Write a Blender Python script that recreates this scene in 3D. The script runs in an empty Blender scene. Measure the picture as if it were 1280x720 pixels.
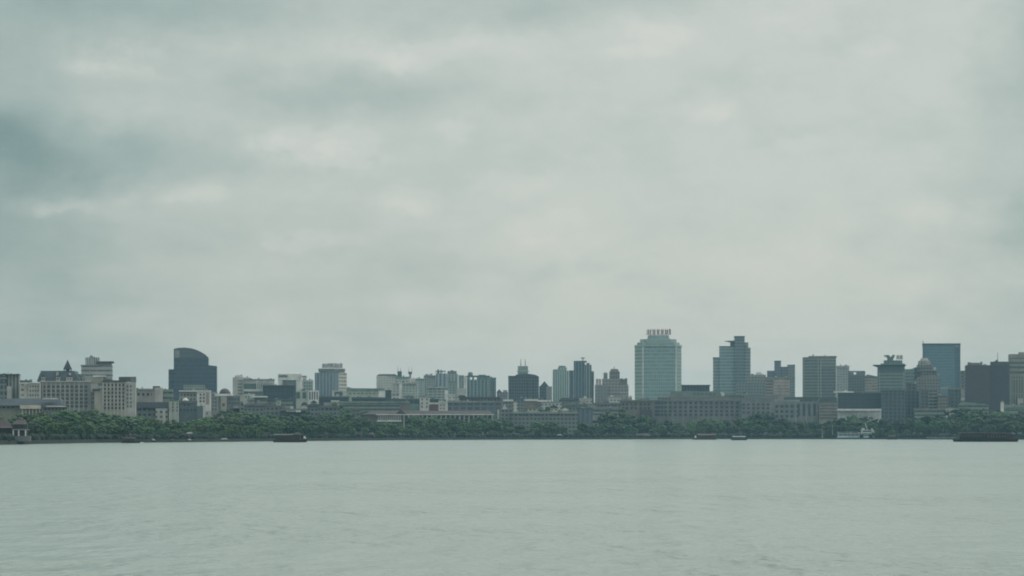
import bpy, bmesh, math, random
from mathutils import Vector, noise
R = math.radians
random.seed(11)
sc = bpy.context.scene
COL = sc.collection
S, H, HY = 3080.0, 5.0, 541.5        # focal length in photo pixels, eye height, horizon row
G = 1.6                              # ground level behind the embankment (water is z = 0)

def PX(px, D): return (px - 640.0) / S * D
def PZ(py, D): return H + (HY - py) / S * D

SHORE = [(-160, 900), (0, 1070), (120, 1285), (230, 1365), (330, 1525), (500, 1765), (640, 1925), (900, 2130),
         (1080, 2055), (1180, 1975), (1280, 1930), (1440, 1860)]
def DS(px):
    if px <= SHORE[0][0]: return SHORE[0][1]
    for (a, da), (b, db) in zip(SHORE, SHORE[1:]):
        if px <= b: return da + (db - da) * (px - a) / (b - a)
    return SHORE[-1][1]

# ------------------------------------------------------------------ materials
MATS = {}
def _new(name):
    m = bpy.data.materials.new(name); m.use_nodes = True
    nt = m.node_tree
    return m, nt, nt.nodes['Principled BSDF']

def _math(nt, op, a, b=None):
    n = nt.nodes.new('ShaderNodeMath'); n.operation = op
    for i, v in enumerate((a, b)):
        if v is None: continue
        if isinstance(v, (int, float)): n.inputs[i].default_value = v
        else: nt.links.new(v, n.inputs[i])
    return n.outputs[0]

def mat(name, col, rough=0.8, var=0.25, scale=0.15, metal=0.0):
    if name in MATS: return MATS[name]
    m, nt, p = _new(name)
    tc = nt.nodes.new('ShaderNodeTexCoord')
    nz = nt.nodes.new('ShaderNodeTexNoise'); nz.inputs['Scale'].default_value = scale; nz.inputs['Detail'].default_value = 5
    nt.links.new(tc.outputs['Object'], nz.inputs['Vector'])
    mr = nt.nodes.new('ShaderNodeMapRange')
    mr.inputs['From Min'].default_value = .3; mr.inputs['From Max'].default_value = .7
    mr.inputs['To Min'].default_value = 1 - var; mr.inputs['To Max'].default_value = 1 + var
    nt.links.new(nz.outputs['Fac'], mr.inputs['Value'])
    mx = nt.nodes.new('ShaderNodeMix'); mx.data_type = 'RGBA'; mx.blend_type = 'MULTIPLY'; mx.inputs['Factor'].default_value = 1
    mx.inputs[6].default_value = (*col, 1)
    nt.links.new(mr.outputs[0], mx.inputs[7])
    nt.links.new(mx.outputs[2], p.inputs['Base Color'])
    p.inputs['Roughness'].default_value = rough; p.inputs['Metallic'].default_value = metal
    MATS[name] = m
    return m

def facade(name, wall, glass, ph=3.6, pv=3.6, fh=.55, fv=.5, var=.5, grough=.25, wvar=.15):
    """walls with a regular grid of windows (fh / fv: the glazed share of each bay and storey)"""
    if name in MATS: return MATS[name]
    m, nt, p = _new(name)
    tc = nt.nodes.new('ShaderNodeTexCoord'); sp = nt.nodes.new('ShaderNodeSeparateXYZ')
    nt.links.new(tc.outputs['Object'], sp.inputs[0])
    h = _math(nt, 'DIVIDE', _math(nt, 'ADD', sp.outputs[0], sp.outputs[1]), ph)
    v = _math(nt, 'DIVIDE', sp.outputs[2], pv)
    def inside(c, fill):
        return _math(nt, 'LESS_THAN', _math(nt, 'ABSOLUTE', _math(nt, 'SUBTRACT', _math(nt, 'FRACT', c), .5)), fill / 2)
    mask = inside(h, fh) if fh < 1 else None
    mv = inside(v, fv) if fv < 1 else None
    if mask is None: mask = mv
    elif mv is not None: mask = _math(nt, 'MULTIPLY', mask, mv)
    cx = nt.nodes.new('ShaderNodeCombineXYZ')
    nt.links.new(_math(nt, 'FLOOR', h), cx.inputs[0]); nt.links.new(_math(nt, 'FLOOR', v), cx.inputs[1])
    wn = nt.nodes.new('ShaderNodeTexWhiteNoise'); wn.noise_dimensions = '2D'
    nt.links.new(cx.outputs[0], wn.inputs['Vector'])
    k = _math(nt, 'ADD', _math(nt, 'MULTIPLY', wn.outputs['Value'], var), 1 - var / 2)
    gl = nt.nodes.new('ShaderNodeMix'); gl.data_type = 'RGBA'; gl.blend_type = 'MULTIPLY'; gl.inputs['Factor'].default_value = 1
    gl.inputs[6].default_value = (*glass, 1); nt.links.new(k, gl.inputs[7])
    nz = nt.nodes.new('ShaderNodeTexNoise'); nz.inputs['Scale'].default_value = .09; nz.inputs['Detail'].default_value = 6
    nt.links.new(tc.outputs['Object'], nz.inputs['Vector'])
    kw = _math(nt, 'ADD', _math(nt, 'MULTIPLY', nz.outputs['Fac'], wvar * 2), 1 - wvar)
    wl = nt.nodes.new('ShaderNodeMix'); wl.data_type = 'RGBA'; wl.blend_type = 'MULTIPLY'; wl.inputs['Factor'].default_value = 1
    wl.inputs[6].default_value = (*wall, 1); nt.links.new(kw, wl.inputs[7])
    mx = nt.nodes.new('ShaderNodeMix'); mx.data_type = 'RGBA'
    nt.links.new(mask, mx.inputs['Factor']); nt.links.new(wl.outputs[2], mx.inputs[6]); nt.links.new(gl.outputs[2], mx.inputs[7])
    nt.links.new(mx.outputs[2], p.inputs['Base Color'])
    r = _math(nt, 'SUBTRACT', .8, _math(nt, 'MULTIPLY', mask, .8 - grough))
    nt.links.new(r, p.inputs['Roughness'])
    MATS[name] = m
    return m

WHITE = mat('white_paint', (.66, .66, .63))
PALE = mat('pale_render', (.43, .435, .41))
BEIGE = mat('beige_stone', (.35, .335, .30))
GREY = mat('grey_concrete', (.24, .25, .25))
MGREY = mat('mid_grey_concrete', (.15, .16, .165))
DGREY = mat('dark_grey_cladding', (.07, .078, .085))
TEALC = mat('teal_grey_cladding', (.13, .19, .18))
NAVY = mat('navy_cladding', (.03, .045, .06), .6)
SLATE = mat('blue_slate_roof', (.035, .055, .07), .7)
BROWNR = mat('brown_tile_roof', (.058, .046, .046), .8)
PURPLE = mat('purple_brown_tile_roof', (.068, .052, .058), .8)
GREENR = mat('green_metal_roof', (.16, .23, .19), .6)
PINK = mat('pink_render', (.36, .285, .265))
TAUPE = mat('taupe_stone', (.17, .15, .14))
REDW = mat('red_brown_wall', (.13, .065, .06))
GLASSD = mat('dark_window_glass', (.025, .035, .045), .2, .35, .6)
GLASSM = mat('grey_window_glass', (.06, .075, .085), .2, .35, .6)
GLASST = mat('green_window_glass', (.08, .13, .12), .2, .35, .6)
METAL = mat('grey_metal', (.12, .125, .13), .5, .1, 1.0, .4)
SIGNR = mat('faded_red_sign_paint', (.20, .125, .11), .6)
SIGND = mat('dark_sign_paint', (.06, .065, .065), .6)

# ------------------------------------------------------------------ mesh collector
class MB:
    def __init__(s): s.v, s.f = [], []
    def add(s, vs, fs):
        o = len(s.v); s.v += [tuple(p) for p in vs]; s.f += [tuple(o + i for i in q) for q in fs]; return s
    def prism(s, pts, z0, z1, top=None):
        n = len(pts); top = top or pts
        vs = [(x, y, z0) for x, y in pts] + [(x, y, z1) for x, y in top]
        fs = [tuple(range(n))[::-1], tuple(range(n, 2 * n))] + [(i, (i + 1) % n, n + (i + 1) % n, n + i) for i in range(n)]
        return s.add(vs, fs)
    def box(s, x0, x1, y0, y1, z0, z1):
        return s.prism([(x0, y0), (x1, y0), (x1, y1), (x0, y1)], z0, z1)
    def profile(s, pts, y0, y1, k=0.0):
        """polygon in x,z pushed through along y"""
        n = len(pts)
        vs = [(x, y0, z) for x, z in pts] + [(x + k, y1, z) for x, z in pts]
        fs = [tuple(range(n)), tuple(range(n, 2 * n))[::-1]] + [((i + 1) % n, i, n + i, n + (i + 1) % n) for i in range(n)]
        return s.add(vs, fs)
    def loft(s, rings):
        n = len(rings[0]); vs = [p for r in rings for p in r]; fs = []
        for k in range(len(rings) - 1):
            for i in range(n):
                a, b = k * n + i, k * n + (i + 1) % n
                fs.append((a, b, b + n, a + n))
        fs.append(tuple(range(n))[::-1]); fs.append(tuple(range((len(rings) - 1) * n, len(rings) * n)))
        return s.add(vs, fs)
    def cyl(s, x, y, z0, z1, r, r1=None, n=8):
        r1 = r if r1 is None else r1
        c = [(math.cos(2 * math.pi * i / n), math.sin(2 * math.pi * i / n)) for i in range(n)]
        return s.loft([[(x + a * r, y + b * r, z0) for a, b in c], [(x + a * r1, y + b * r1, z1) for a, b in c]])
    def dome(s, x, y, z0, rx, rz, n=12, m=4, ry=None):
        ry = rx if ry is None else ry
        rings = []
        for k in range(m + 1):
            t = k / m * math.pi / 2 * .97
            rings.append([(x + math.cos(2 * math.pi * i / n) * rx * math.cos(t), y + math.sin(2 * math.pi * i / n) * ry * math.cos(t), z0 + rz * math.sin(t)) for i in range(n)])
        return s.loft(rings)
    def tube(s, a, b, r, n=6):
        a, b = Vector(a), Vector(b); d = (b - a).normalized()
        u = d.orthogonal().normalized(); w = d.cross(u)
        ring = lambda c, rr: [tuple(c + (u * math.cos(2 * math.pi * i / n) + w * math.sin(2 * math.pi * i / n)) * rr) for i in range(n)]
        return s.loft([ring(a, r), ring(b, r)])
    def mesh(s, name, m, org=(0, 0, 0)):
        me = bpy.data.meshes.new(name)
        me.from_pydata([(x - org[0], y - org[1], z - org[2]) for x, y, z in s.v], [], s.f)
        bm = bmesh.new(); bm.from_mesh(me); bmesh.ops.recalc_face_normals(bm, faces=bm.faces); bm.to_mesh(me); bm.free()
        if m: me.materials.append(m)
        me.update()
        return me

def tag(o, label=None, cat=None, group=None, kind=None):
    for k, v in (('label', label), ('category', cat), ('group', group), ('kind', kind)):
        if v: o[k] = v
    return o

def link(name, me, parent=None):
    o = bpy.data.objects.new(name, me); COL.objects.link(o)
    if parent: o.parent = parent
    return o

THINGS = []
class T:
    """a thing: an Empty at its base that parents its parts; px are photo columns / rows at distance D"""
    def __init__(s, name, label, cat, D, pxc, z=G, group=None):
        s.D = D; s.org = (PX(pxc, D), D, z); s.wmesh = {}; s.flat = []; s.cover = []; s.cat = cat; s.pitched = False; THINGS.append(s)
        s.o = bpy.data.objects.new(name, None); COL.objects.link(s.o); s.o.location = s.org
        s.o.empty_display_size = 5
        tag(s.o, label, cat, group)
    def put(s, part, mb, m, parent=None):
        return link(part, mb.mesh(part, m, s.org), parent or s.o)
    def foot(s, a, b, dy=0, depth=25, skew=0):
        D = s.D + dy
        x0, x1 = PX(a, D), PX(b, D)
        y0, y1 = (D, D + skew) if skew >= 0 else (D - skew, D)
        k = .85 * depth * s.org[0] / s.D          # flanks run straight back from the lake front
        return [(x0, y0), (x1, y1), (x1 + k, y1 + depth), (x0 + k, y0 + depth)]
    def blk(s, part, a, b, top, bot=None, dy=0, depth=25, m=GREY, skew=0, parent=None):
        D = s.D + dy
        if part in ('wall', 'wing', 'upper_storey'): s.flat.append((a, b, top, dy, depth))
        s.cover.append((a, b, top))
        z1 = PZ(top, D); z0 = s.org[2] - .3 if bot is None else PZ(bot, D)
        return s.put(part, MB().prism(s.foot(a, b, dy, depth, skew), z0, z1), m, parent)
    def pr(s, part, pts, top, bot=None, m=GREY, parent=None, taper=None):
        """prism over a free footprint of (column, dy)"""
        D = s.D
        f = [(PX(p, D + d), D + d) for p, d in pts]
        z1 = PZ(top, D); z0 = s.org[2] - .3 if bot is None else PZ(bot, D)
        t = None
        if taper:
            cx = sum(q[0] for q in f) / len(f); cy = sum(q[1] for q in f) / len(f)
            t = [(cx + (x - cx) * taper, cy + (y - cy) * taper) for x, y in f]
        return s.put(part, MB().prism(f, z0, z1, t), m, parent)
    def prof(s, part, pts, dy=0, depth=20, m=GREY, parent=None):
        """outline of (column, row) pushed back by depth"""
        if 'roof' in part: s.pitched = True
        D = s.D + dy
        return s.put(part, MB().profile([(PX(p, D), PZ(q, D)) for p, q in pts], D, D + depth, .85 * depth * s.org[0] / s.D), m, parent)
    def wins(s, cols, rows, w, h, m=GLASSD, dy=0, skew=0, span=None, part='window', parent=None, odd=None):
        """one window object per bay: a glazed box standing a little proud of the wall, with a sill line"""
        D = s.D + dy; key = (round(w, 2), round(h, 2), m.name)
        if key not in s.wmesh:
            ww, hh = w / S * D / 2, h / S * D / 2
            mb = MB().box(-ww, ww, -.12, .3, -hh, hh)
            s.wmesh[key] = mb.mesh(part, m)
        out = []
        for r in rows:
            for c in cols:
                if odd and odd(c, r): continue
                o = link(part, s.wmesh[key], parent or s.o)
                yy = D
                if skew and span:
                    t = (c - span[0]) / (span[1] - span[0])
                    yy = D + (skew * t if skew > 0 else -skew * (1 - t))
                o.location = (PX(c, D) - s.org[0], yy - .02 - s.org[1], PZ(r, D) - s.org[2])
                out.append(o)
        return out
    def bands(s, a, b, rows, h, m, dy=0, depth=1.0, part='window_band'):
        for r in rows: s.blk(part, a, b, r - h / 2, r + h / 2, dy - .25, depth, m)
    def mast(s, part, c, top, bot, dy=5, r=.25, m=METAL):
        D = s.D + dy
        return s.put(part, MB().cyl(PX(c, D), D, PZ(bot, D), PZ(top, D), r, r * .5), m)
    def sign(s, a, b, top, bot, n, m, dy=2, seed=1, weights=None, frame=True):
        """a row of rooftop sign characters on a frame of posts: every character its own mesh of strokes"""
        rnd = random.Random(seed); D = s.D + dy
        weights = weights or [1] * n
        tot = sum(weights); x = PX(a, D); W = PX(b, D) - x
        z0, z1 = PZ(bot, D), PZ(top, D); hh = z1 - z0
        if frame:
            fr = MB().box(x, x + W, D + .8, D + 1.0, z0 - hh * .14, z0 - hh * .04)
            for k in range(n + 1): fr.box(x + W * k / n - .12, x + W * k / n + .12, D + .8, D + 1.0, z0 - hh * .35, z1 - hh * .2)
            s.put('sign_frame', fr, METAL)
        for wt in weights:
            cw = W * wt / tot; c0, c1 = x + cw * .04, x + cw * .96; x += cw
            g = MB(); st = hh * .17
            if wt < .6:
                g.box(c0, c1, D, D + .4, z0, z1)
            else:
                for q in range(rnd.choice((3, 3, 4))):
                    zc = z0 + hh * (.08 + .84 * q / 3); l = rnd.uniform(0, .18) * cw
                    g.box(c0 + l, c1 - l, D, D + .4, zc - st / 2, zc + st / 2)
                for q in range(2):
                    xc = c0 + (c1 - c0) * (.22 + .56 * q) + rnd.uniform(-.08, .08) * cw
                    g.box(xc - st / 2, xc + st / 2, D + .05, D + .38, z0 + hh * rnd.uniform(0, .2), z1)
            s.put('sign_letter', g, m)

# ------------------------------------------------------------------ camera, light, sky, air
cam = bpy.data.cameras.new('camera'); co = bpy.data.objects.new('camera', cam); COL.objects.link(co)
co.location = (0, 0, H); co.rotation_euler = (R(90), 0, 0)
cam.sensor_width = 36; cam.lens = S / 1280 * 36
cam.shift_y = (HY - 360) / 1280.0
cam.clip_start = .5; cam.clip_end = 40000
sc.camera = co

SUN_AZ, SUN_EL = 62.0, 48.0            # degrees clockwise from the view direction, and above the horizon
sd = Vector((math.sin(R(SUN_AZ)) * math.cos(R(SUN_EL)), math.cos(R(SUN_AZ)) * math.cos(R(SUN_EL)), math.sin(R(SUN_EL))))
sun = bpy.data.lights.new('sun', 'SUN'); so = bpy.data.objects.new('sun', sun); COL.objects.link(so)
so.rotation_euler = (-sd).to_track_quat('-Z', 'Y').to_euler(); so.location = (300, 300, 500)
sun.energy = 1.3; sun.angle = R(12); sun.color = (1, .95, .86)

w = bpy.data.worlds.new('World'); sc.world = w; w.use_nodes = True
nt = w.node_tree; N = nt.nodes; L = nt.links
bg = N['Background']; bg.inputs['Strength'].default_value = .1
sky = N.new('ShaderNodeTexSky'); sky.sky_type = 'NISHITA'; sky.sun_disc = False
sky.sun_elevation = R(SUN_EL); sky.sun_rotation = R(SUN_AZ); sky.air_density = 1.5; sky.dust_density = 4
tc = N.new('ShaderNodeTexCoord'); sp = N.new('ShaderNodeSeparateXYZ'); L.new(tc.outputs['Generated'], sp.inputs[0])
wm = lambda op, a, b=None: _math(nt, op, a, b)
# cloud layer seen from below: the direction projected on a flat ceiling, so that clouds crowd towards the horizon
zc = wm('ADD', wm('MAXIMUM', sp.outputs[2], 0.0), .07)
cl = N.new('ShaderNodeCombineXYZ')
L.new(wm('DIVIDE', sp.outputs[0], zc), cl.inputs[0]); L.new(wm('DIVIDE', sp.outputs[1], zc), cl.inputs[1])
n1 = N.new('ShaderNodeTexNoise'); n1.inputs['Scale'].default_value = 1.15; n1.inputs['Detail'].default_value = 7; n1.inputs['Roughness'].default_value = .5
L.new(cl.outputs[0], n1.inputs['Vector'])
# finer billows in direction space
n2 = N.new('ShaderNodeTexNoise'); n2.inputs['Scale'].default_value = 26; n2.inputs['Detail'].default_value = 8; n2.inputs['Roughness'].default_value = .6
st = N.new('ShaderNodeVectorMath'); st.operation = 'MULTIPLY'; st.inputs[1].default_value = (1, 1, 1.9)
L.new(tc.outputs['Generated'], st.inputs[0]); L.new(st.outputs[0], n2.inputs['Vector'])
# the banks and rifts of this sky: (azimuth, elevation, half width, half height, thickness) in units of the tangent
warp = N.new('ShaderNodeTexNoise'); warp.inputs['Scale'].default_value = 24; warp.inputs['Detail'].default_value = 6; warp.inputs['Roughness'].default_value = .6
L.new(tc.outputs['Generated'], warp.inputs['Vector'])
wv = N.new('ShaderNodeVectorMath'); wv.operation = 'MULTIPLY_ADD'
L.new(warp.outputs['Color'], wv.inputs[0]); wv.inputs[1].default_value = (.046, 0, .030)
wofs = N.new('ShaderNodeVectorMath'); wofs.operation = 'ADD'; wofs.inputs[1].default_value = (-.023, 0, -.015)
L.new(tc.outputs['Generated'], wofs.inputs[0]); L.new(wofs.outputs[0], wv.inputs[2])
BANKS = [  # photo column, row, half width, half height, amount (minus: grey underside, plus: bright top)
    (-50, 150, 210, 150, -.66), (70, 200, 260, 42, -.50), (20, 15, 330, 60, -.42), (250, 12, 190, 48, -.40), (430, 116, 150, 34, -.46),
    (660, 0, 230, 40, -.55), (990, 150, 150, 34, -.16), (1275, 100, 80, 100, -.55), (1285, 292, 50, 44, -.45), (60, 312, 220, 26, -.14),
    (120, 230, 480, 330, -.24), (700, 160, 90, 60, -.10), (-40, 420, 260, 240, -.62), (1310, 400, 150, 220, -.46), (420, 330, 300, 90, -.10),  # broad side entries: lens vignetting put in as thicker cloud
    (165, 84, 66, 24, .36), (530, 64, 120, 22, .44), (400, 192, 105, 28, .50), (515, 250, 50, 24, .36), (575, 166, 36, 18, .34), (80, 264, 60, 16, .36), (225, 252, 60, 18, .30),
    (370, 205, 40, 30, .22), (675, 275, 60, 30, .26), (740, 320, 110, 50, .20), (892, 140, 38, 16, .46), (1000, 45, 60, 26, .34), (1085, 75, 38, 16, .36), (820, 55, 60, 26, .28), (790, 80, 70, 10, .22), (660, 60, 50, 26, .24),
    (945, 100, 26, 14, .24), (1000, 180, 30, 12, .28), (1140, 265, 60, 20, .18), (950, 330, 140, 40, .12), (380, 300, 60, 18, .18), (640, 225, 50, 16, .18), (1120, 362, 50, 18, .16), (500, 60, 30, 24, .2)]
acc = accd = None
for (c, r, a, b, k) in BANKS:
    u, v = (c - 640) / S, (HY - r) / S
    d = N.new('ShaderNodeVectorMath'); d.operation = 'SUBTRACT'; d.inputs[1].default_value = (u, 0, v); L.new(wv.outputs[0], d.inputs[0])
    q = N.new('ShaderNodeVectorMath'); q.operation = 'MULTIPLY'; q.inputs[1].default_value = (S / a, 0, S / b); L.new(d.outputs[0], q.inputs[0])
    ln = N.new('ShaderNodeVectorMath'); ln.operation = 'LENGTH'; L.new(q.outputs[0], ln.inputs[0])
    mr = N.new('ShaderNodeMapRange'); mr.interpolation_type = 'SMOOTHERSTEP'
    mr.inputs['From Min'].default_value = .2 if k > 0 else 0; mr.inputs['From Max'].default_value = 1.3 if k > 0 else 1.7
    mr.inputs['To Min'].default_value = k * (.72 if k > 0 else .70); mr.inputs['To Max'].default_value = 0
    L.new(ln.outputs['Value'], mr.inputs['Value'])
    if k > 0: acc = mr.outputs[0] if acc is None else wm('ADD', acc, mr.outputs[0])
    else: accd = mr.outputs[0] if accd is None else wm('ADD', accd, mr.outputs[0])
front = wm('GREATER_THAN', sp.outputs[1], 0.0)
acc = wm('MULTIPLY', acc, front); accd = wm('MULTIPLY', accd, front)
brk = N.new('ShaderNodeMapRange'); brk.inputs['From Min'].default_value = .39; brk.inputs['From Max'].default_value = .66; brk.inputs['To Min'].default_value = .2; brk.inputs['To Max'].default_value = 1.55
L.new(n2.outputs['Fac'], brk.inputs['Value'])
tone = wm('ADD', wm('ADD', accd, wm('MULTIPLY', acc, brk.outputs[0])),
          wm('ADD', wm('MULTIPLY', wm('SUBTRACT', n1.outputs['Fac'], .5), .34), wm('MULTIPLY', wm('SUBTRACT', n2.outputs['Fac'], .5), .68)))
mr = N.new('ShaderNodeMapRange'); mr.inputs['From Min'].default_value = -1.2; mr.inputs['From Max'].default_value = 1.2
L.new(tone, mr.inputs['Value'])
ramp = N.new('ShaderNodeValToRGB'); L.new(mr.outputs[0], ramp.inputs[0])
RAMP = [(0.0, (1.75, 2.75, 2.75)), (.25, (3.55, 4.5, 4.28)), (.5, (5.6, 6.16, 5.8)), (.7, (6.45, 6.72, 6.28)), (1.0, (7.2, 6.95, 6.5))]
el = ramp.color_ramp.elements
while len(el) < len(RAMP): el.new(.5)
for e, (p, c) in zip(el, RAMP): e.position = p; e.color = (*[x / 10 for x in c], 1)
sc10 = N.new('ShaderNodeMix'); sc10.data_type = 'RGBA'; sc10.blend_type = 'MULTIPLY'; sc10.inputs['Factor'].default_value = 1
L.new(ramp.outputs[0], sc10.inputs[6]); sc10.inputs[7].default_value = (10, 10, 10, 1)
mxs = N.new('ShaderNodeMix'); mxs.data_type = 'RGBA'; mxs.inputs['Factor'].default_value = .93
L.new(sky.outputs[0], mxs.inputs[6]); L.new(sc10.outputs[2], mxs.inputs[7])
# warmer air low down
wr = N.new('ShaderNodeMapRange'); wr.inputs['From Min'].default_value = .005; wr.inputs['From Max'].default_value = .11; L.new(sp.outputs[2], wr.inputs['Value'])
wc = N.new('ShaderNodeMix'); wc.data_type = 'RGBA'; L.new(wr.outputs[0], wc.inputs['Factor']); wc.inputs[6].default_value = (1.12, 1.0, .93, 1); wc.inputs[7].default_value = (1.03, 1, .99, 1)
wx = N.new('ShaderNodeMix'); wx.data_type = 'RGBA'; wx.blend_type = 'MULTIPLY'; wx.inputs['Factor'].default_value = 1
L.new(mxs.outputs[2], wx.inputs[6]); L.new(wc.outputs[2], wx.inputs[7])
# an overcast sky is brighter overhead than low down
ov = N.new('ShaderNodeMapRange'); ov.interpolation_type = 'SMOOTHSTEP'; ov.inputs['From Min'].default_value = .2; ov.inputs['From Max'].default_value = .75; ov.inputs['To Min'].default_value = 1; ov.inputs['To Max'].default_value = 1.65
L.new(sp.outputs[2], ov.inputs['Value'])
wo_ = N.new('ShaderNodeMix'); wo_.data_type = 'RGBA'; wo_.blend_type = 'MULTIPLY'; wo_.inputs['Factor'].default_value = 1
L.new(wx.outputs[2], wo_.inputs[6]); L.new(ov.outputs[0], wo_.inputs[7])
L.new(wo_.outputs[2], bg.inputs['Color'])

HAZE = 0.00006
hb = MB().box(-3600, 3600, -420, 8300, -4, 190)
hz = link('haze', hb.mesh('haze', None)); tag(hz, kind='stuff')
hm = bpy.data.materials.new('haze_air'); hm.use_nodes = True
hn = hm.node_tree; hn.nodes.remove(hn.nodes['Principled BSDF'])
pv = hn.nodes.new('ShaderNodeVolumePrincipled')
pv.inputs['Density Attribute'].default_value = ''; pv.inputs['Temperature Attribute'].default_value = ''; pv.inputs['Color Attribute'].default_value = ''
pv.inputs['Color'].default_value = (.45, .79, 1.0, 1); pv.inputs['Density'].default_value = HAZE; pv.inputs['Anisotropy'].default_value = .35
hn.links.new(pv.outputs[0], hn.nodes['Material Output'].inputs['Volume'])
hz.data.materials.append(hm)

# ------------------------------------------------------------------ water, land, embankment
m, wn_, p = _new('lake_water')
p.inputs['Base Color'].default_value = (.215, .275, .255, 1); p.inputs['Roughness'].default_value = .2; p.inputs['IOR'].default_value = 1.333
tcw = wn_.nodes.new('ShaderNodeTexCoord')
def wave(scale, stretch, dist, strength, prev, det=3):
    mp = wn_.nodes.new('ShaderNodeMapping'); mp.inputs['Scale'].default_value = stretch; mp.inputs['Rotation'].default_value = (0, 0, R(12))
    wn_.links.new(tcw.outputs['Object'], mp.inputs[0])
    z = wn_.nodes.new('ShaderNodeTexNoise'); z.inputs['Scale'].default_value = scale; z.inputs['Detail'].default_value = det
    wn_.links.new(mp.outputs[0], z.inputs['Vector'])
    b = wn_.nodes.new('ShaderNodeBump'); b.inputs['Strength'].default_value = strength; b.inputs['Distance'].default_value = dist
    wn_.links.new(z.outputs['Fac'], b.inputs['Height'])
    if prev: wn_.links.new(prev, b.inputs['Normal'])
    return b.outputs[0]
pz = wn_.nodes.new('ShaderNodeTexNoise'); pz.inputs['Scale'].default_value = .03; pz.inputs['Detail'].default_value = 3
wn_.links.new(tcw.outputs['Object'], pz.inputs['Vector'])
pm = wn_.nodes.new('ShaderNodeMapRange'); pm.inputs['From Min'].default_value = .38; pm.inputs['From Max'].default_value = .64; pm.inputs['To Min'].default_value = .35; pm.inputs['To Max'].default_value = 1
wn_.links.new(pz.outputs['Fac'], pm.inputs['Value'])
nn = wave(.36, (1, .5, 1), 2.6, .55, None, 3)
nn = wave(1.6, (1, .4, 1), .25, .6, nn, 3)
for b_ in [x for x in wn_.nodes if x.type == 'BUMP']: wn_.links.new(pm.outputs[0], b_.inputs['Strength'])
wn_.links.new(nn, p.inputs['Normal'])
wb = MB().add([(-3500, -400, 0), (3500, -400, 0), (3500, 2600, 0), (-3500, 2600, 0)], [(0, 1, 2, 3)])
wo = link('water', wb.mesh('water', m)); tag(wo, kind='structure')
lk = MB().add([(-3550, -410, -2.5), (3550, -410, -2.5), (3550, 8250, -2.5), (-3550, 8250, -2.5)], [(0, 1, 2, 3)])
tag(link('lake_bed', lk.mesh('lake_bed', mat('silt', (.08, .08, .06)))), kind='structure')
sh = [(PX(c, d), d) for c, d in SHORE]
sh = [(-3500, 640)] + sh + [(3500, 1500)]
ld = MB(); n = len(sh)
ld.add([(x, y, G) for x, y in sh] + [(x, 8200, G) for x, y in sh], [(i, i + 1, n + i + 1, n + i) for i in range(n - 1)])
tag(link('ground', ld.mesh('ground', mat('park_ground', (.03, .042, .026), .9, .4, .02))), kind='structure')
eb = MB()
for (x0, y0), (x1, y1) in zip(sh, sh[1:]):
    eb.add([(x0, y0 - .6, -1), (x1, y1 - .6, -1), (x1, y1 - .2, G + .25), (x0, y0 - .2, G + .25), (x0, y0 + .6, G + .25), (x1, y1 + .6, G + .25)],
           [(0, 1, 2, 3), (3, 2, 5, 4)])
tag(link('embankment', eb.mesh('embankment', mat('embankment_stone', (.018, .024, .020), .9, .4, .1))), kind='structure')
# ================================================================== BUILDINGS (photo columns and rows at each building's own distance)
GR = lambda a, n, p: [a + i * p for i in range(n)]
BLD = 'building'
F_resA = facade('flat_block_windows', (.46, .47, .44), (.11, .14, .14), 3.4, 3.1, .5, .45)
F_resB = facade('pale_flat_windows', (.54, .53, .49), (.16, .18, .18), 3.8, 3.1, .42, .42)
F_resC = facade('teal_flat_windows', (.20, .27, .27), (.06, .09, .10), 4.2, 3.1, .5, .9, .4)
F_off = facade('office_windows', (.20, .23, .23), (.05, .07, .085), 2.6, 3.7, .7, .6)
F_dk = facade('dark_office_windows', (.05, .062, .075), (.02, .03, .042), 2.4, 3.6, .8, .65, .5, .2)
F_low = facade('low_block_windows', (.17, .19, .19), (.05, .06, .07), 3.2, 3.4, .6, .45)
F_lowg = facade('green_grey_low_windows', (.21, .26, .23), (.07, .09, .09), 4.5, 3.6, .95, .42)

# ---- far left
b = T('office_block', 'grey block at the left edge of the skyline with vertical fins beside the mansard hotel', BLD, 1500, 10)
b.blk('wall', -14, 8, 468, m=F_off, depth=30); b.blk('wing', 8.2, 24, 468.3, m=facade('fin_windows', (.27, .30, .29), (.08, .10, .10), 2.1, 3.4, .5, 1), dy=2, depth=28)
b.blk('roof', -14, 24.2, 467.4, 468.4, dy=-.3, depth=31, m=DGREY)
b.blk('porch', 8.5, 14.5, 483, m=PALE, dy=-3, depth=5); b.bands(-14, 7.8, [470.5, 474.5, 478.5], 1.4, GLASSM, 0)
b = T('low_house', 'low pale house with dark flat roof box between the fin block and the mansard hotel', BLD, 1480, 37)
b.blk('wall', 24.5, 35, 479, m=F_resB, dy=3); b.blk('wing', 35.2, 50, 478.6, m=PALE, depth=22); b.blk('parapet', 24, 50.2, 478, 479.2, dy=-.5, depth=2, m=WHITE)
b.blk('roof_box', 25, 38, 475.4, 479, dy=6, depth=10, m=DGREY)
b.wins(GR(38, 4, 3.2), [483, 488.5, 494], 1.5, 2.4, GLASSM)
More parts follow.
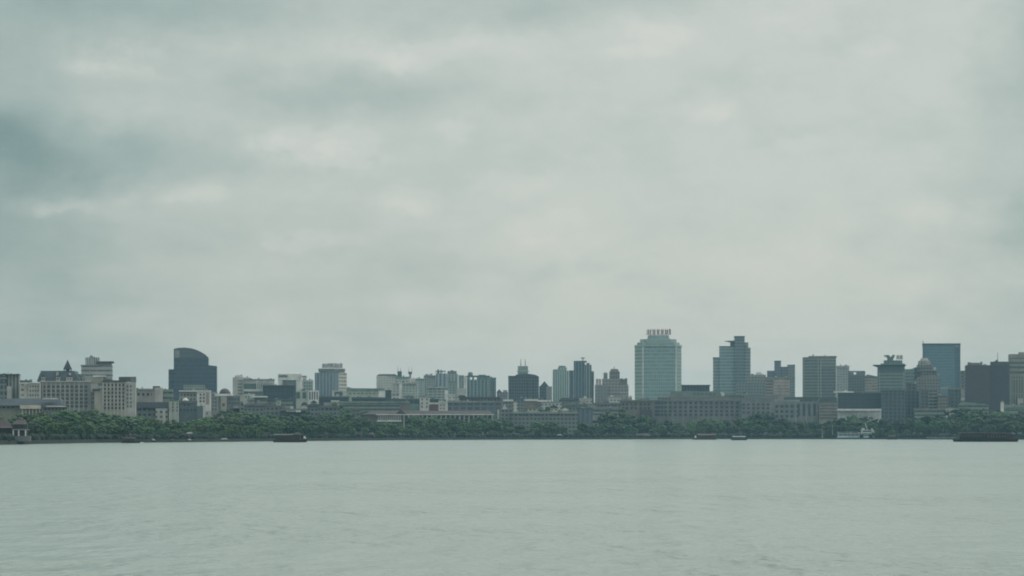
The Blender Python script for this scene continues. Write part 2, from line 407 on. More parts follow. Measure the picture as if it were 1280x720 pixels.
# ---- hotel with mansard roof and turret
b = T('mansard_hotel', 'pale hotel with dark blue mansard roof, dormers and a pointed turret', 'hotel', 1500, 82)
b.blk('wall', 50, 113, 477.5, m=mat('hotel_stone', (.26, .275, .275)), depth=28)
for c in [53.3] + GR(58.1, 9, 5.8): b.blk('pilaster', c - .7, c + .7, 478.6, dy=-.45, depth=.5, m=PALE)
b.blk('cornice', 49.5, 113.4, 476.3, 477.6, dy=-.9, depth=29, m=PALE)
b.wins(GR(61, 9, 5.8), [483.4, 488.6, 493.5, 498.4, 503.2, 507.8], 3.9, 3.1, GLASSM); b.wins([55.7], [483.4, 488.7, 493.4], 2.4, 2.2, GLASSM)
D = 1500
f0 = b.foot(46, 101, 1, 24); f1 = [(PX(52, D + 8), D + 6), (PX(93, D + 8), D + 6), (PX(93, D + 8), D + 20), (PX(52, D + 8), D + 20)]
rf = b.put('mansard_roof', MB().prism(f0, PZ(476.4, D), PZ(463.2, D), f1), SLATE)
for c, wd in ((54, 4.6), (72.5, 5), (86.5, 8)):
    dm = b.blk('dormer', c - wd / 2, c + wd / 2, 471.2, 476.4, dy=.2, depth=6, m=PALE)
    b.prof('dormer_gable', [(c - wd / 2 - .3, 471.2), (c + wd / 2 + .3, 471.2), (c, 468.6)], dy=0, depth=6, m=SLATE, parent=dm)
    b.wins([c - wd * .2, c + wd * .2], [473.9], 1.1, 2.6, GLASSM, dy=.2, part='dormer_window', parent=dm)
b.blk('chimney', 70.3, 73.2, 465.2, 471, dy=3, depth=3, m=PALE); b.blk('chimney', 86, 88.6, 466, 471, dy=3, depth=3, m=PALE)
tw = b.pr('turret', [(79.6, 6), (89.4, 6), (89.4, 11), (79.6, 11)], 465.2, 476, m=SLATE)
for c in (80.2, 88.9): b.blk('turret_column', c - .7, c + .7, 461, 465.3, dy=6.2, depth=.7, m=GREY, parent=tw); b.blk('turret_column', c - .7, c + .7, 461, 465.3, dy=10, depth=.7, m=GREY, parent=tw)
b.blk('turret_core', 82.2, 86.9, 461, 465.3, dy=7.4, depth=2.4, m=MGREY, parent=tw)
b.pr('spire', [(79, 5.6), (90, 5.6), (90, 11.4), (79, 11.4)], 449.3, 461.2, m=SLATE, parent=tw, taper=.03)
b.blk('side_wing', 93.3, 112.6, 471.6, 477, dy=8, depth=14, m=mat('hotel_stone', (.26, .275, .275))); b.wins(GR(97, 4, 4.4), [474.2], 2, 2, GLASSM, dy=8)
b.blk('side_roof', 92.8, 105, 467.6, 471.5, dy=9, depth=12, m=TEALC)
b = T('stepped_block', 'stepped grey block with overhanging flat roof slab behind the mansard hotel', BLD, 1750, 121)
fs = facade('stepped_windows', (.36, .37, .36), (.12, .15, .17), 5, 3.3, .95, .42)
b.blk('wall', 101.5, 140.2, 456.5, m=fs, depth=28); b.blk('roof', 100.8, 125, 455.9, 457, dy=-.8, depth=29, m=GREY)
b.blk('upper_storey', 106.8, 124, 446.8, 457, dy=3, depth=18, m=facade('upper_windows', (.38, .40, .39), (.18, .21, .22), 1.6, 3.3, .5, 1)); b.blk('upper_storey', 124.1, 139.6, 453, 457, dy=2, depth=18, m=fs)
b.blk('roof_slab', 120, 142, 451.6, 453, dy=-.6, depth=24, m=DGREY); b.blk('terrace', 116, 132.5, 469.4, 471.2, dy=-5, depth=5.6, m=WHITE)
b = T('link_block', 'pale low block with dark awning linking the two hotel wings', BLD, 1490, 119)
b.blk('wall', 113.3, 122, 480, m=PALE, dy=2, depth=20); b.blk('wing', 118, 127.8, 488.6, m=mat('cream_render', (.44, .43, .37)), dy=-2, depth=3.5)
b.blk('roof', 106, 128, 472, 480, dy=14, depth=14, m=mat('taupe_render', (.25, .25, .22))); b.blk('awning', 115.5, 125, 486, 488.4, dy=-2.6, depth=4, m=DGREY)
b.blk('porch', 113.4, 119.2, 489.5, m=MGREY, dy=-1, depth=2.8); b.wins([116], [493, 498, 503], 3.6, 2.2, GLASSM, dy=-1)
b = T('hotel_wing', 'beige hotel wing with tight rows of windows and a dark rooftop box', 'hotel', 1480, 146)
b.blk('wall', 128.2, 156.6, 476.8, m=BEIGE, depth=24); b.blk('side_wall', 156.8, 169.5, 478, m=PALE, dy=.6, depth=23)
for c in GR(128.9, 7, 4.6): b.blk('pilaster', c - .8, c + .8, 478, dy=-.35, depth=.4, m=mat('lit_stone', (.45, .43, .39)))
b.wins(GR(131.2, 6, 4.6), [481.4, 486.2, 491, 495.8, 500.6, 505.4, 510], 2.1, 3, GLASSD); b.wins([159.6, 163.6], [483, 488, 493, 498, 503, 508], 1.7, 2.6, GLASSM, dy=.6)
b.blk('cornice', 127.6, 157, 475.4, 476.9, dy=-.8, depth=25, m=DGREY); b.blk('roof_box', 148.5, 163, 471, 477, dy=5, depth=12, m=DGREY); b.blk('roof_box', 163.1, 170, 470.9, 478, dy=5, depth=12, m=MGREY)
b = T('lakeside_hall', 'long low hall with dark slate hip roof and a cream band below the mansard hotel', BLD, 1395, 36)
D = 1395
b.put('roof', MB().prism(b.foot(-24, 80, -3, 26), PZ(507, D), PZ(498, D), [(PX(-20, D), D + 6), (PX(72, D), D + 6), (PX(72, D), D + 15), (PX(-20, D), D + 15)]), SLATE)
b.blk('wall', -20, 51.5, 507, m=mat('olive_render', (.24, .25, .20)), depth=20); b.blk('fascia', 25, 51.3, 506.6, 511, dy=-3.3, depth=3, m=mat('cream_fascia', (.62, .56, .46)))
for c in GR(28, 6, 4.3): b.blk('column', c - .8, c + .8, 511, dy=-2.6, depth=.8, m=PALE)
b.wins(GR(-12, 6, 5.6), [509.4], 3.4, 1.7, GLASSD)
b = T('low_terrace', 'low grey terrace roof with a thin white edge in front of the mansard hotel', BLD, 1380, 68)
b.blk('wall', 53, 84, 509, m=MGREY, depth=16); b.prof('roof', [(52, 509.2), (84.5, 509.2), (81, 506), (55, 506)], dy=-1.5, depth=17, m=mat('mauve_roof', (.14, .13, .15))); b.blk('roof_edge', 58, 82, 507.4, 508.6, dy=-1.9, depth=.5, m=WHITE)
b.blk('skylight', 53.5, 72, 497.6, 498.8, dy=10, depth=6, m=WHITE)
b.wins(GR(57, 6, 4.5), [511.3], 2.6, 1.7, GLASSD)

# ---- around the dark glass tower
b = T('loggia_building', 'grey building with four square loggia openings left of the dark glass tower', BLD, 1650, 188)
b.blk('wall', 162.3, 193, 487.6, m=mat('loggia_stone', (.28, .27, .25)), depth=24); b.blk('cornice', 161.8, 193.4, 485.8, 487.7, dy=-.8, depth=25, m=GREY); b.blk('end_wall', 193.2, 203.6, 484.5, m=mat('blush_render', (.48, .455, .44)), depth=22, dy=.3)
b.blk('wing', 203.8, 216, 486.5, m=F_lowg, dy=2, depth=20); b.wins(GR(167.3, 4, 5.9), [493], 3, 3.4, GLASSD); b.blk('roof_box', 191, 200, 482.6, 485.5, dy=6, depth=8, m=DGREY); b.wins([164.5, 189.6], [493], 1.2, 3, GLASSM)
b = T('long_roof_building', 'long low building with blue grey roof among the trees below the loggia building', BLD, 1590, 190)
b.blk('wall', 156, 223, 509.5, m=F_low, depth=20); b.prof('roof', [(154.5, 509.7), (224, 509.7), (220, 502.6), (158, 502.6)], dy=-2, depth=22, m=mat('blue_grey_roof', (.085, .10, .12)))
b.blk('wing', 194.5, 209.5, 510.5, m=F_resA, dy=-5, depth=6); b.blk('white_wall', 203.5, 207, 511, m=WHITE, dy=-5.6, depth=.5)
b = T('narrow_house', 'narrow pale green house with two tall strips beside the long grey blue roof', BLD, 1570, 216)
b.blk('wall', 211, 222.6, 500.6, m=mat('mint_render', (.36, .42, .37)), depth=14); b.blk('strip', 211.8, 214.6, 501.6, dy=-.4, depth=.5, m=PALE); b.blk('strip', 217.6, 220.4, 501.6, dy=-.4, depth=.5, m=PALE); b.wins([216.2, 221.4], [505, 509, 513], 1.1, 2.2, GLASSD); b.blk('roof', 210.4, 223, 499.6, 500.7, dy=-.8, depth=15.5, m=TEALC)
b = T('glass_tower', 'dark blue glass tower with curved sloping top and stepped shoulders', 'tower', 2300, 240)
fg = facade('dark_curtain_wall', (.05, .085, .12), (.04, .072, .105), 1.5, 3.8, .86, .82, .35, .18, .1)
arc = [(217.2, 436.8), (223, 435.7), (231, 435.3), (240, 436.4), (247, 438.8), (253, 441.8), (257, 444.4), (260.6, 448)]
b.prof('wall', [(217.2, 519.5), *arc, (260.6, 519.5)], dy=0, depth=40, m=fg)
b.blk('shoulder', 210.6, 217, 461.6, m=fg, dy=3, depth=34)
b.prof('shoulder', [(240, 519.5), (240, 463.2), (245, 460.2), (252, 457.3), (262, 456.6), (271, 457.6), (271, 519.5)], dy=-6, depth=46, m=fg)
b.prof('crown', [(217.3, 447)] + [(p, q - .5) for p, q in arc] + [(260.5, 449.4), (240, 447.4)], dy=-.5, depth=41, m=facade('crown_glass', (.10, .13, .16), (.085, .115, .145), 1.5, 3.8, .8, .8, .2))
b.prof('roof_edge', [(p, q) for p, q in arc] + [(p, q - .9) for p, q in arc[::-1]], dy=-1, depth=42, m=MGREY)
b.blk('crown_panel', 218.5, 224.5, 438, 447.4, dy=-.9, depth=.6, m=GREY)
b = T('pergola_building', 'white and grey building with rooftop lattice standing before the dark glass tower', BLD, 1800, 244)
b.blk('wall', 224, 245.8, 489.6, m=mat('ash_render', (.30, .32, .30)), depth=24); b.blk('wing', 246, 263.2, 489.4, m=WHITE, dy=-2, depth=26)
b.blk('cornice', 223.4, 263.6, 488, 489.5, dy=-2.8, depth=27, m=WHITE); b.wins([250.6, 254.8], [493.2, 497.4, 501.6], 2.1, 2.4, GLASSM, dy=-2); b.blk('banner', 257.6, 261, 491, 505, dy=-2.5, depth=.4, m=PINK)
b.wins(GR(227, 5, 4), [494, 499], 2, 2.4, GLASSM)
mb = MB(); D = 1806
for c in GR(230, 9, 3.2): mb.box(PX(c, D) - .25, PX(c, D) + .25, D, D + .5, PZ(488, D), PZ(481.6, D))
for r in (481.8, 484.6): mb.box(PX(229.4, D), PX(256, D), D - .2, D, PZ(r, D) - .3, PZ(r, D) + .3)
for c in GR(230, 8, 3.2): mb.tube((PX(c, D), D + .25, PZ(488, D)), (PX(c + 3.2, D), D + .25, PZ(482, D)), .22)
b.put('lattice', mb, mat('grey_green_steel', (.2, .25, .23), .6))
b.put('tent', MB().dome(PX(233.6, 1798), 1790, PZ(501.4, 1798), 2.4, 2.2), WHITE)
b = T('slate_block', 'blue grey block with a white corner strip below the pergola building', BLD, 1680, 240)
b.blk('wall', 222.8, 246, 504, m=mat('blue_grey_render', (.13, .16, .18)), depth=18); b.blk('roof', 222.4, 246.4, 500.8, 504, dy=-.8, depth=19, m=MGREY); b.wins([236, 231], [506.2], 1.4, 2.6, NAVY); b.wins(GR(226, 5, 4.4), [512.5], 2.2, 2.2, GLASSM)
b.blk('wing', 246.2, 256.4, 507.4, m=mat('blue_grey_render', (.13, .16, .18)), dy=-3, depth=18); b.blk('corner_strip', 253.8, 256.4, 508, dy=-3.5, depth=.5, m=WHITE); b.blk('wing', 256.6, 263.6, 513.5, m=PALE, dy=-3, depth=12); b.wins([259], [516.5], 1.6, 2, GLASSM, dy=-3)
b = T('grey_annex', 'plain grey annex at the right foot of the dark glass tower', BLD, 1850, 268)
b.blk('wall', 264.2, 272, 490, m=GREY, depth=16); b.wins([266.2, 269.6], GR(494, 5, 4.4), 1.6, 2, GLASSM)
b = T('brown_dome_house', 'small white house with a domed dark brown roof right of the glass tower', BLD, 1850, 281)
b.blk('wall', 272.6, 300, 495, m=MGREY, depth=18); b.blk('front', 276, 283.4, 495.6, m=BEIGE, dy=-.8, depth=1); b.wins([279.4], [506], 3.4, 4, mat('rust_shutter', (.16, .08, .06)), dy=-.8)
b.blk('cornice', 268.6, 290, 492.2, 495.1, dy=-1.2, depth=19.4, m=WHITE); b.put('dome_roof', MB().dome(PX(281, 1858), 1858, PZ(492.3, 1858), PX(288, 1858) - PX(281, 1858), PZ(485.4, 1858) - PZ(492.3, 1858), 14, 4, 7), mat('plum_lead_roof', (.062, .05, .06)))
b.wins(GR(287, 4, 3.6), [499, 504], 2, 2.2, GLASSM)

# ---- left of centre
b = T('pale_slab_tower', 'pale windowless slab tower with stepped top left of the finned office', BLD, 2500, 300)
b.blk('wall', 290.4, 303.8, 471.6, m=mat('pale_panel', (.46, .46, .42), .8, .15), depth=26, skew=-3); b.blk('roof_box', 293.6, 303.4, 469.4, 471.7, dy=4, depth=14, m=PALE); b.blk('wing', 304, 311.4, 471.6, m=mat('pale_panel', (.46, .46, .42), .8, .15), dy=2, depth=22)
b.bands(297, 303, GR(476, 5, 4), .9, GLASSM, -1)
b = T('finned_office', 'pale office with white fins over green glass left of the navy block', BLD, 2350, 324)
b.blk('wall', 304.2, 342.8, 474.6, m=PALE, depth=26); b.blk('glazing', 305, 342, 479.4, 486.4, dy=-.4, depth=.6, m=GLASST)
for c in GR(321, 10, 2.2): b.blk('fin', c - .5, c + .5, 476.4, 486.4, dy=-1.2, depth=1, m=WHITE)
b.blk('white_band', 304.4, 342.6, 486.5, 489, dy=-.8, depth=.9, m=WHITE); b.blk('glazing', 305, 328, 489.6, 494.6, dy=-.4, depth=.6, m=GLASST); b.blk('roof', 304, 343.2, 473.8, 474.8, dy=-.8, depth=27, m=GREY)
b = T('navy_block', 'flat dark navy block left of the white portal building', BLD, 2150, 348)
b.blk('wall', 328.4, 366.4, 482.4, m=facade('navy_panels', (.022, .042, .056), (.03, .052, .07), 4, 3.6, .9, .9, .3, .5, .05), depth=24); b.blk('end_wall', 366.5, 370, 481, m=mat('slate_blue_panel', (.07, .10, .12)), dy=1, depth=22); b.blk('roof_edge', 328, 366.8, 481.4, 482.5, dy=-.5, depth=25, m=DGREY)
b = T('awning_shop', 'low pale shop block with a dark awning left of the navy block', BLD, 2050, 318)
b.blk('wall', 304.4, 318, 492.5, m=PALE, depth=18); b.blk('wing', 318.2, 333.6, 496.6, m=MGREY, depth=16, dy=1); b.blk('roof', 315, 334.2, 495, 496.7, dy=-1.6, depth=18, m=WHITE); b.blk('awning', 309, 318, 497.8, 500.4, dy=-3, depth=3, m=GREENR); b.wins([307.4, 311], [496.2], 1.8, 2, GLASSM)
b = T('portal_building', 'white square portal shaped building framing a green grey glass panel', BLD, 2600, 362)
b.blk('wall', 353.2, 370, 475.2, m=facade('portal_glass', (.24, .28, .25), (.13, .17, .16), 2.4, 3.6, .8, .7, .3), dy=2, depth=20); b.blk('frame_column', 347.6, 353, 475, m=WHITE, depth=24); b.blk('frame_column', 370.2, 377, 475, m=WHITE, depth=24); b.blk('frame_beam', 347.4, 377.2, 467.4, 475.1, dy=-.3, depth=25, m=WHITE)
b.sign(348.4, 359.4, 468.7, 471.4, 4, SIGND, dy=-.8, seed=4, frame=False)
b = T('green_glass_annex', 'pale annex with green glass front and a dark rooftop sign beside the portal building', BLD, 2650, 385)
b.blk('wall', 377.5, 391.6, 475, m=PALE, depth=20); b.blk('glazing', 379.4, 390.2, 476.4, 487, dy=-.4, depth=.6, m=facade('annex_glass', (.3, .36, .32), (.15, .2, .19), 2.6, 3.5, .7, .7, .3)); b.sign(377.6, 383.2, 469.4, 472, 3, SIGND, dy=4, seed=9); b.blk('roof_box', 378.4, 383, 473, 475.1, dy=4, depth=5, m=GREY)
b = T('striped_front_house', 'low white house with tall dark slit windows below the portal building', BLD, 2250, 383)
b.blk('wall', 368.4, 385, 488.6, m=mat('pale_green_render', (.38, .42, .36)), depth=16); b.blk('front', 385.2, 398.2, 488.2, m=WHITE, dy=-1, depth=17); b.wins([372.6, 380.4], [494.2], 4.6, 8, GLASST); b.wins(GR(387.4, 4, 3), [494.6], 1.5, 9.6, GLASSD, dy=-1)
b = T('sign_tower', 'blue grey office tower with pale right side and dark sign on its roof slab', 'tower', 2700, 413)
ft = facade('blue_strip_windows', (.22, .27, .30), (.11, .15, .18), 3.0, 3.7, .55, 1, .3)
fy = facade('sunlit_cream_bands', (.48, .46, .38), (.20, .21, .19), 6, 3.9, .9, .45)  # banded right face; sunlight from the right is put into its cream
b.pr('wall', [(393.4, 4), (418, 0), (423.6, 4), (423.6, 30), (393.4, 30)], 465.8, m=ft); b.pr('side_wall', [(423.8, 4), (433.4, 16), (433.4, 30), (423.8, 30)], 465.4, m=fy)
b.pr('crown', [(399, 7), (418, 3), (430.6, 13), (430.6, 28), (399, 28)], 463.6, 465.9, m=GREY); b.pr('roof_slab', [(398, 6), (418, 2), (431.4, 12), (431.4, 29), (398, 29)], 460.6, 463.8, m=MGREY)
b.sign(402.8, 428, 454.2, 459.2, 7, SIGND, dy=10, seed=2); b.blk('podium', 415, 431.5, 488, m=PALE, dy=-12, depth=11); b.blk('podium', 418, 428, 489.6, 494.6, dy=-12.4, depth=.6, m=GLASSM)

# ---- low roofs, left and centre
def low(name, label, a, c, top, D, m, roof=None, roofm=None, depth=16, rw=None, dy=0, wins=None, hip=3):
    t = T(name, label, BLD, D, (a + c) / 2)
    t.blk('wall', a, c, top + (2.2 if roof else 0), m=m, depth=depth)
    if roof == 'hip': t.prof('roof', [(a - .8, top + 2.4), (c + .8, top + 2.4), (c - hip, top - .6), (a + hip, top - .6)], dy=-1.2, depth=depth + 2, m=roofm)
    elif roof == 'slab': t.blk('roof', a - .6, c + .6, top, top + 2.3, dy=-1, depth=depth + 2, m=roofm)
    else: t.blk('parapet', a - .3, c + .3, top - .9, top + .2, dy=-.5, depth=depth + 1, m=roofm or GREY)
    if wins:
        for cols, rows, w_, h_, mm in wins: t.wins(cols, rows, w_, h_, mm)
    return t
low('low_block', 'low grey block with pale parapet right of the brown domed house', 286, 304, 502, 1900, F_low, None, PALE)
low('low_block', 'broad low mauve grey block hidden in trees below the navy block', 304, 345, 505, 1960, F_low, 'hip', mat('mauve_roof', (.14, .13, .15)))
low('low_block', 'low green grey block directly under the navy block', 334, 366, 498.5, 2060, F_lowg, 'slab', mat('blue_grey_roof', (.085, .10, .12)))
low('low_block', 'low block with lattice blue windows in trees left of the small bright white roof', 330, 356, 507.5, 1880, F_low, None, MGREY)
t = low('low_block', 'low dark block carrying a small bright white roof strip below the slit window house', 350, 384, 511, 1860, F_dk, 'slab', MGREY); t.blk('white_roof', 369.6, 376, 513, 515, dy=-3, depth=2.5, m=WHITE); t.blk('white_roof', 358, 369, 513.6, 514.6, dy=-3, depth=2.5, m=PALE)
low('low_block', 'low grey block with a dark blue end left of the blue grey sign tower', 384, 402, 505.5, 1970, F_low, 'hip', mat('blue_grey_roof', (.085, .10, .12)))
low('low_block', 'low mauve roofed block under the sign tower', 398, 424, 507.5, 1930, F_low, 'hip', mat('mauve_roof', (.14, .13, .15)))
low('low_block', 'dark flat roofed podium block at the foot of the sign tower', 396, 436, 495.5, 2400, F_dk, 'slab', DGREY, 20)
t = low('low_block', 'small white walled block left of the long green grey roof', 414, 424, 501.5, 2150, F_resB, None, WHITE); t.blk('lean_to', 405, 413.6, 503, m=GREY, dy=2, depth=8)
t = T('green_roof_hall', 'long pale green roofed hall right of the sign tower', BLD, 2600, 458)
t.blk('wall', 433, 481, 487.6, m=mat('pale_green_render', (.38, .42, .36)), depth=26); t.prof('roof', [(433, 487.8), (481.6, 487.8), (480, 485.6), (440, 485.2), (434, 483.4)], dy=-1.2, depth=28, m=GREENR); t.wins(GR(438, 8, 5), [492], 2.6, 1.6, GLASST)
t.blk('end_wall', 473, 481.4, 487.9, dy=-.5, depth=.6, m=WHITE)
t = T('dark_roof_box', 'small dark navy block at the right end of the pale green hall', BLD, 2450, 485)
t.blk('wall', 481.6, 489, 488.4, m=NAVY, depth=14); t.blk('parapet', 481.3, 489.3, 487.6, 488.5, dy=-.4, depth=14.8, m=DGREY); t.wins([483.6, 486.8], [491.5, 495], 1.4, 1.2, GLASSM)
low('low_block', 'long dark roofline block below the pale green hall', 440, 482, 496.6, 2350, F_dk, 'slab', mat('dark_green_roof', (.06, .085, .075)))
low('low_block', 'dark block with flat roof below the white antenna flats', 482.4, 548, 498.4, 2330, F_dk, 'slab', mat('dark_green_roof', (.06, .085, .075)), wins=[(GR(487, 9, 6), [502], 3, 1.4, GLASSM)])
t = low('banded_building', 'long green grey building with two dark window bands above the brown roofed gallery', 423.6, 512, 501.6, 2150, mat('sage_render', (.22, .26, .24)), 'slab', mat('sage_roof', (.19, .245, .215)), 20); t.bands(424, 510, [507.2, 511.6], 2, GLASSM)
t.blk('end_wall', 500, 511.6, 506, dy=-.6, depth=.5, m=mat('rosy_render', (.18, .135, .13)))
t = T('white_stair_block', 'white stepped block with two vertical strips above the brown gallery roof', BLD, 2120, 531)
t.blk('wall', 524.6, 537, 496, m=mat('chalk_render', (.52, .52, .49)), depth=16); t.wins([527.6, 533.6], [499.4, 504, 508.6], 1.6, 2.6, GLASSM); t.blk('wing', 512.2, 524.4, 505, m=TEALC, depth=12, dy=1); t.blk('roof', 524, 537.4, 495.2, 496.2, dy=-.6, depth=17, m=GREY)
t = T('red_wall_house', 'white house with a square red brown wall above the brown gallery roof', BLD, 2080, 547)
t.blk('wall', 535.6, 558, 503, m=mat('chalk_render', (.52, .52, .49)), depth=16); t.blk('red_wall', 536.4, 548, 505.4, dy=-.5, depth=.6, m=REDW); t.wins([551, 555], [506.6, 510.6], 1.8, 1.5, GLASSM); t.blk('roof', 548.4, 558.6, 502.2, 503.2, dy=-.6, depth=17, m=WHITE)
t = T('blue_grey_long_block', 'long blue grey block with faint bays behind the brown gallery roof', BLD, 2120, 592)
t.blk('wall', 559.6, 626, 503.4, m=facade('slate_bays', (.13, .16, .18), (.075, .10, .12), 6, 3.8, .7, .7, .4), depth=20); t.blk('roof', 559, 627, 501, 503.5, dy=-1, depth=22, m=mat('ash_roof', (.22, .23, .23)))
low('low_block', 'brown roofed block under the teal block with sky openings', 574, 627, 496.6, 2400, F_low, 'hip', BROWNR, wins=[(GR(580, 8, 5.6), [500.4], 2.4, 1.2, GLASSD)])
# brown roofed gallery by the lake
t = T('gallery_building', 'long lakeside gallery with brown tile roof, white eave line and pale columns', BLD, 1975, 532)
t.blk('wall', 452, 616, 518.4, m=mat('gallery_wall', (.17, .155, .14)), depth=18); D = 1975
t.put('roof', MB().prism(t.foot(450, 617.5, -3, 24), PZ(518, D), PZ(513.4, D), [(PX(470, D), D + 7), (PX(612, D), D + 7), (PX(612, D), D + 12), (PX(470, D), D + 12)]), BROWNR)
t.prof('roof_gable', [(494, 518), (508, 518), (501, 511.6)], dy=-3.2, depth=12, m=BROWNR); t.blk('eave', 470, 617.5, 517.6, 518.8, dy=-3.3, depth=.6, m=WHITE)
for c in GR(473, 13, 2.3): t.blk('column', c - .5, c + .5, 518.7, 526, dy=-2.4, depth=.8, m=PALE)
for c in GR(505, 20, 5.8): t.blk('column', c - .7, c + .7, 518.7, dy=-2.4, depth=.8, m=PALE)
t.blk('plinth', 468, 617, 527, m=mat('plinth_stone', (.06, .06, .055)), dy=-2.2, depth=2); t.blk('balustrade', 471, 502, 525.4, 527, dy=-2.8, depth=.6, m=WHITE); t.wins(GR(508, 19, 5.8), [522.6], 3.2, 4.4, GLASSD)

# ---- hazy flats, centre
gp = None
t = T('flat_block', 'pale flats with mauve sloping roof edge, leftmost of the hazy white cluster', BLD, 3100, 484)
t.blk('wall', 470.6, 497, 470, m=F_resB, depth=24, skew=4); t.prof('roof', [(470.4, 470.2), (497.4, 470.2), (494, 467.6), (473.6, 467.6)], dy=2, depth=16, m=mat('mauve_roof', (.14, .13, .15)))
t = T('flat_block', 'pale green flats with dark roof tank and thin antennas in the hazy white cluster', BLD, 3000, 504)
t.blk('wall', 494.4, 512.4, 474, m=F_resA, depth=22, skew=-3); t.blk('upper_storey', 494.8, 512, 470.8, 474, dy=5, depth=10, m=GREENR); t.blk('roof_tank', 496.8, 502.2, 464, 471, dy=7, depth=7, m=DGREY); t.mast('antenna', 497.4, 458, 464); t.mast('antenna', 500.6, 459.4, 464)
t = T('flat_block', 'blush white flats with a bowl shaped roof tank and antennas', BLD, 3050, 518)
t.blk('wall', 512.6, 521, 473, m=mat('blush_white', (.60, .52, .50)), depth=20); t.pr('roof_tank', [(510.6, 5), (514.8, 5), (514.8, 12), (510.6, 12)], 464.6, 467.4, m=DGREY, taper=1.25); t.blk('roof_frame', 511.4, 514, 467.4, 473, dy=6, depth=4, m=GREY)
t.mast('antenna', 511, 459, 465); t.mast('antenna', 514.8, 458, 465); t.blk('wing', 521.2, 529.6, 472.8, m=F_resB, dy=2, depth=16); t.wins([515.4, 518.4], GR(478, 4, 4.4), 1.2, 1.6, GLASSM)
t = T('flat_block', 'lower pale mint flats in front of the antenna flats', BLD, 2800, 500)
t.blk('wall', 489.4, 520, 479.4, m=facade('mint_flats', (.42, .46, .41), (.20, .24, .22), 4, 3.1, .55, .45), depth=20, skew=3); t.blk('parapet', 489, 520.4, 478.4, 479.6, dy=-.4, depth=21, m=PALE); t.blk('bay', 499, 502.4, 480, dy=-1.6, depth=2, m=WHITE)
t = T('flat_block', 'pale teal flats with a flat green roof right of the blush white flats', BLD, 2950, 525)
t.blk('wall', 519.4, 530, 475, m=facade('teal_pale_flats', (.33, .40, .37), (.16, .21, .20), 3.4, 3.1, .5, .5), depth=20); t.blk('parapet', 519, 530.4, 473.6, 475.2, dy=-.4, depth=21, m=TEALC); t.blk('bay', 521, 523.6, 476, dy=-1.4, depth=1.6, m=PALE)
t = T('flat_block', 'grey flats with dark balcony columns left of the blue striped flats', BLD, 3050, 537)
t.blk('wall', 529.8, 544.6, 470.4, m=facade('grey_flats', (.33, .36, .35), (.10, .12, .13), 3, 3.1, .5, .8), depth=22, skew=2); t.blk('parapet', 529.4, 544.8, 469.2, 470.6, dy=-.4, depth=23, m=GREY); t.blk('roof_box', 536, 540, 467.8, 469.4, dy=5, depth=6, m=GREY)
t = T('striped_flats', 'tall flats with blue vertical stripes and a frame of posts on the roof', BLD, 3100, 558)
t.blk('wall', 544.8, 559, 466.8, m=facade('blue_striped_flats', (.33, .38, .39), (.09, .14, .18), 5, 3.1, .5, 1, .3), depth=24); t.blk('wing', 559.2, 572.4, 467.4, m=facade('grey_striped_flats', (.32, .36, .34), (.16, .20, .20), 4, 3.1, .5, .85, .3), dy=2, depth=22)
t.blk('roof_frame', 544.6, 557, 463.4, 464.4, dy=2, depth=14, m=MGREY)
for c in (545, 549, 553, 556.4): t.blk('roof_post', c - .3, c + .3, 464.3, 466.9, dy=2, depth=1.2, m=MGREY)
t.blk('roof_slab', 559.4, 570.8, 463.8, 467.6, dy=5, depth=12, m=MGREY)
t = T('flat_block', 'lower grey green flats with stepped balconies before the blue striped flats', BLD, 2850, 548)
t.blk('wall', 533.4, 559.6, 484.6, m=facade('balcony_flats', (.36, .40, .37), (.13, .16, .16), 4.4, 3.1, .8, .5), depth=20, skew=-3); t.blk('parapet', 533, 560, 483.6, 484.8, dy=-.4, depth=21, m=PALE)
t = T('flat_block', 'square dark green grey flats below the grey roof slab flats', BLD, 2750, 565)
t.blk('wall', 560.4, 570.4, 478, m=facade('sage_flats', (.24, .29, .27), (.13, .17, .17), 3.5, 3.1, .5, .5), depth=18); t.blk('parapet', 560, 570.8, 477, 478.2, dy=-.4, depth=19, m=TEALC); t.blk('wing', 556, 560.2, 488, m=WHITE, depth=10)
t = T('flat_block', 'slim flats with a white vertical edge just left of the teal block with sky openings', BLD, 3050, 577)
t.blk('wall', 573, 579.8, 469, m=facade('slim_flats', (.27, .31, .31), (.12, .15, .16), 3.2, 3.1, .6, .8), depth=20); t.blk('white_edge', 580, 583.2, 469.6, m=mat('chalk_render', (.52, .52, .49)), dy=-1, depth=18); t.blk('podium', 570.8, 583.2, 485, m=PALE, dy=-8, depth=7)
t = T('teal_block', 'broad dark teal block with square sky openings under its roof and a small round tower', BLD, 2900, 601)
t.blk('wall', 583.6, 612.4, 474.6, m=F_resC, depth=24); t.blk('wing', 612.6, 620, 472.2, m=facade('teal_dark_flats', (.12, .17, .18), (.05, .075, .085), 3, 3.1, .5, .9), dy=2, depth=20)
for a_, c_ in ((583.6, 586.4), (590.2, 592.4), (596, 612.4)): t.blk('roof_pier', a_, c_, 470.8, 474.7, dy=0, depth=18, m=TEALC)
t.blk('roof_pier', 586.4, 587.4, 470.8, 474.7, dy=0, depth=18, m=TEALC)
t.blk('roof_beam', 583.4, 612.6, 469.4, 471, dy=-.3, depth=19, m=mat('dark_teal_panel', (.08, .115, .12)))
t.put('round_tower', MB().cyl(PX(588, 2908), 2908, PZ(469.4, 2908), PZ(466.6, 2908), 2.9, n=14), TEALC); t.put('round_roof', MB().dome(PX(588, 2908), 2908, PZ(466.7, 2908), 2.8, 1.8), MGREY); t.blk('roof_box', 613, 615.4, 470.8, 472.4, dy=4, depth=6, m=MGREY)
t.blk('roof_box', 598, 607, 468.4, 469.5, dy=4, depth=8, m=MGREY)
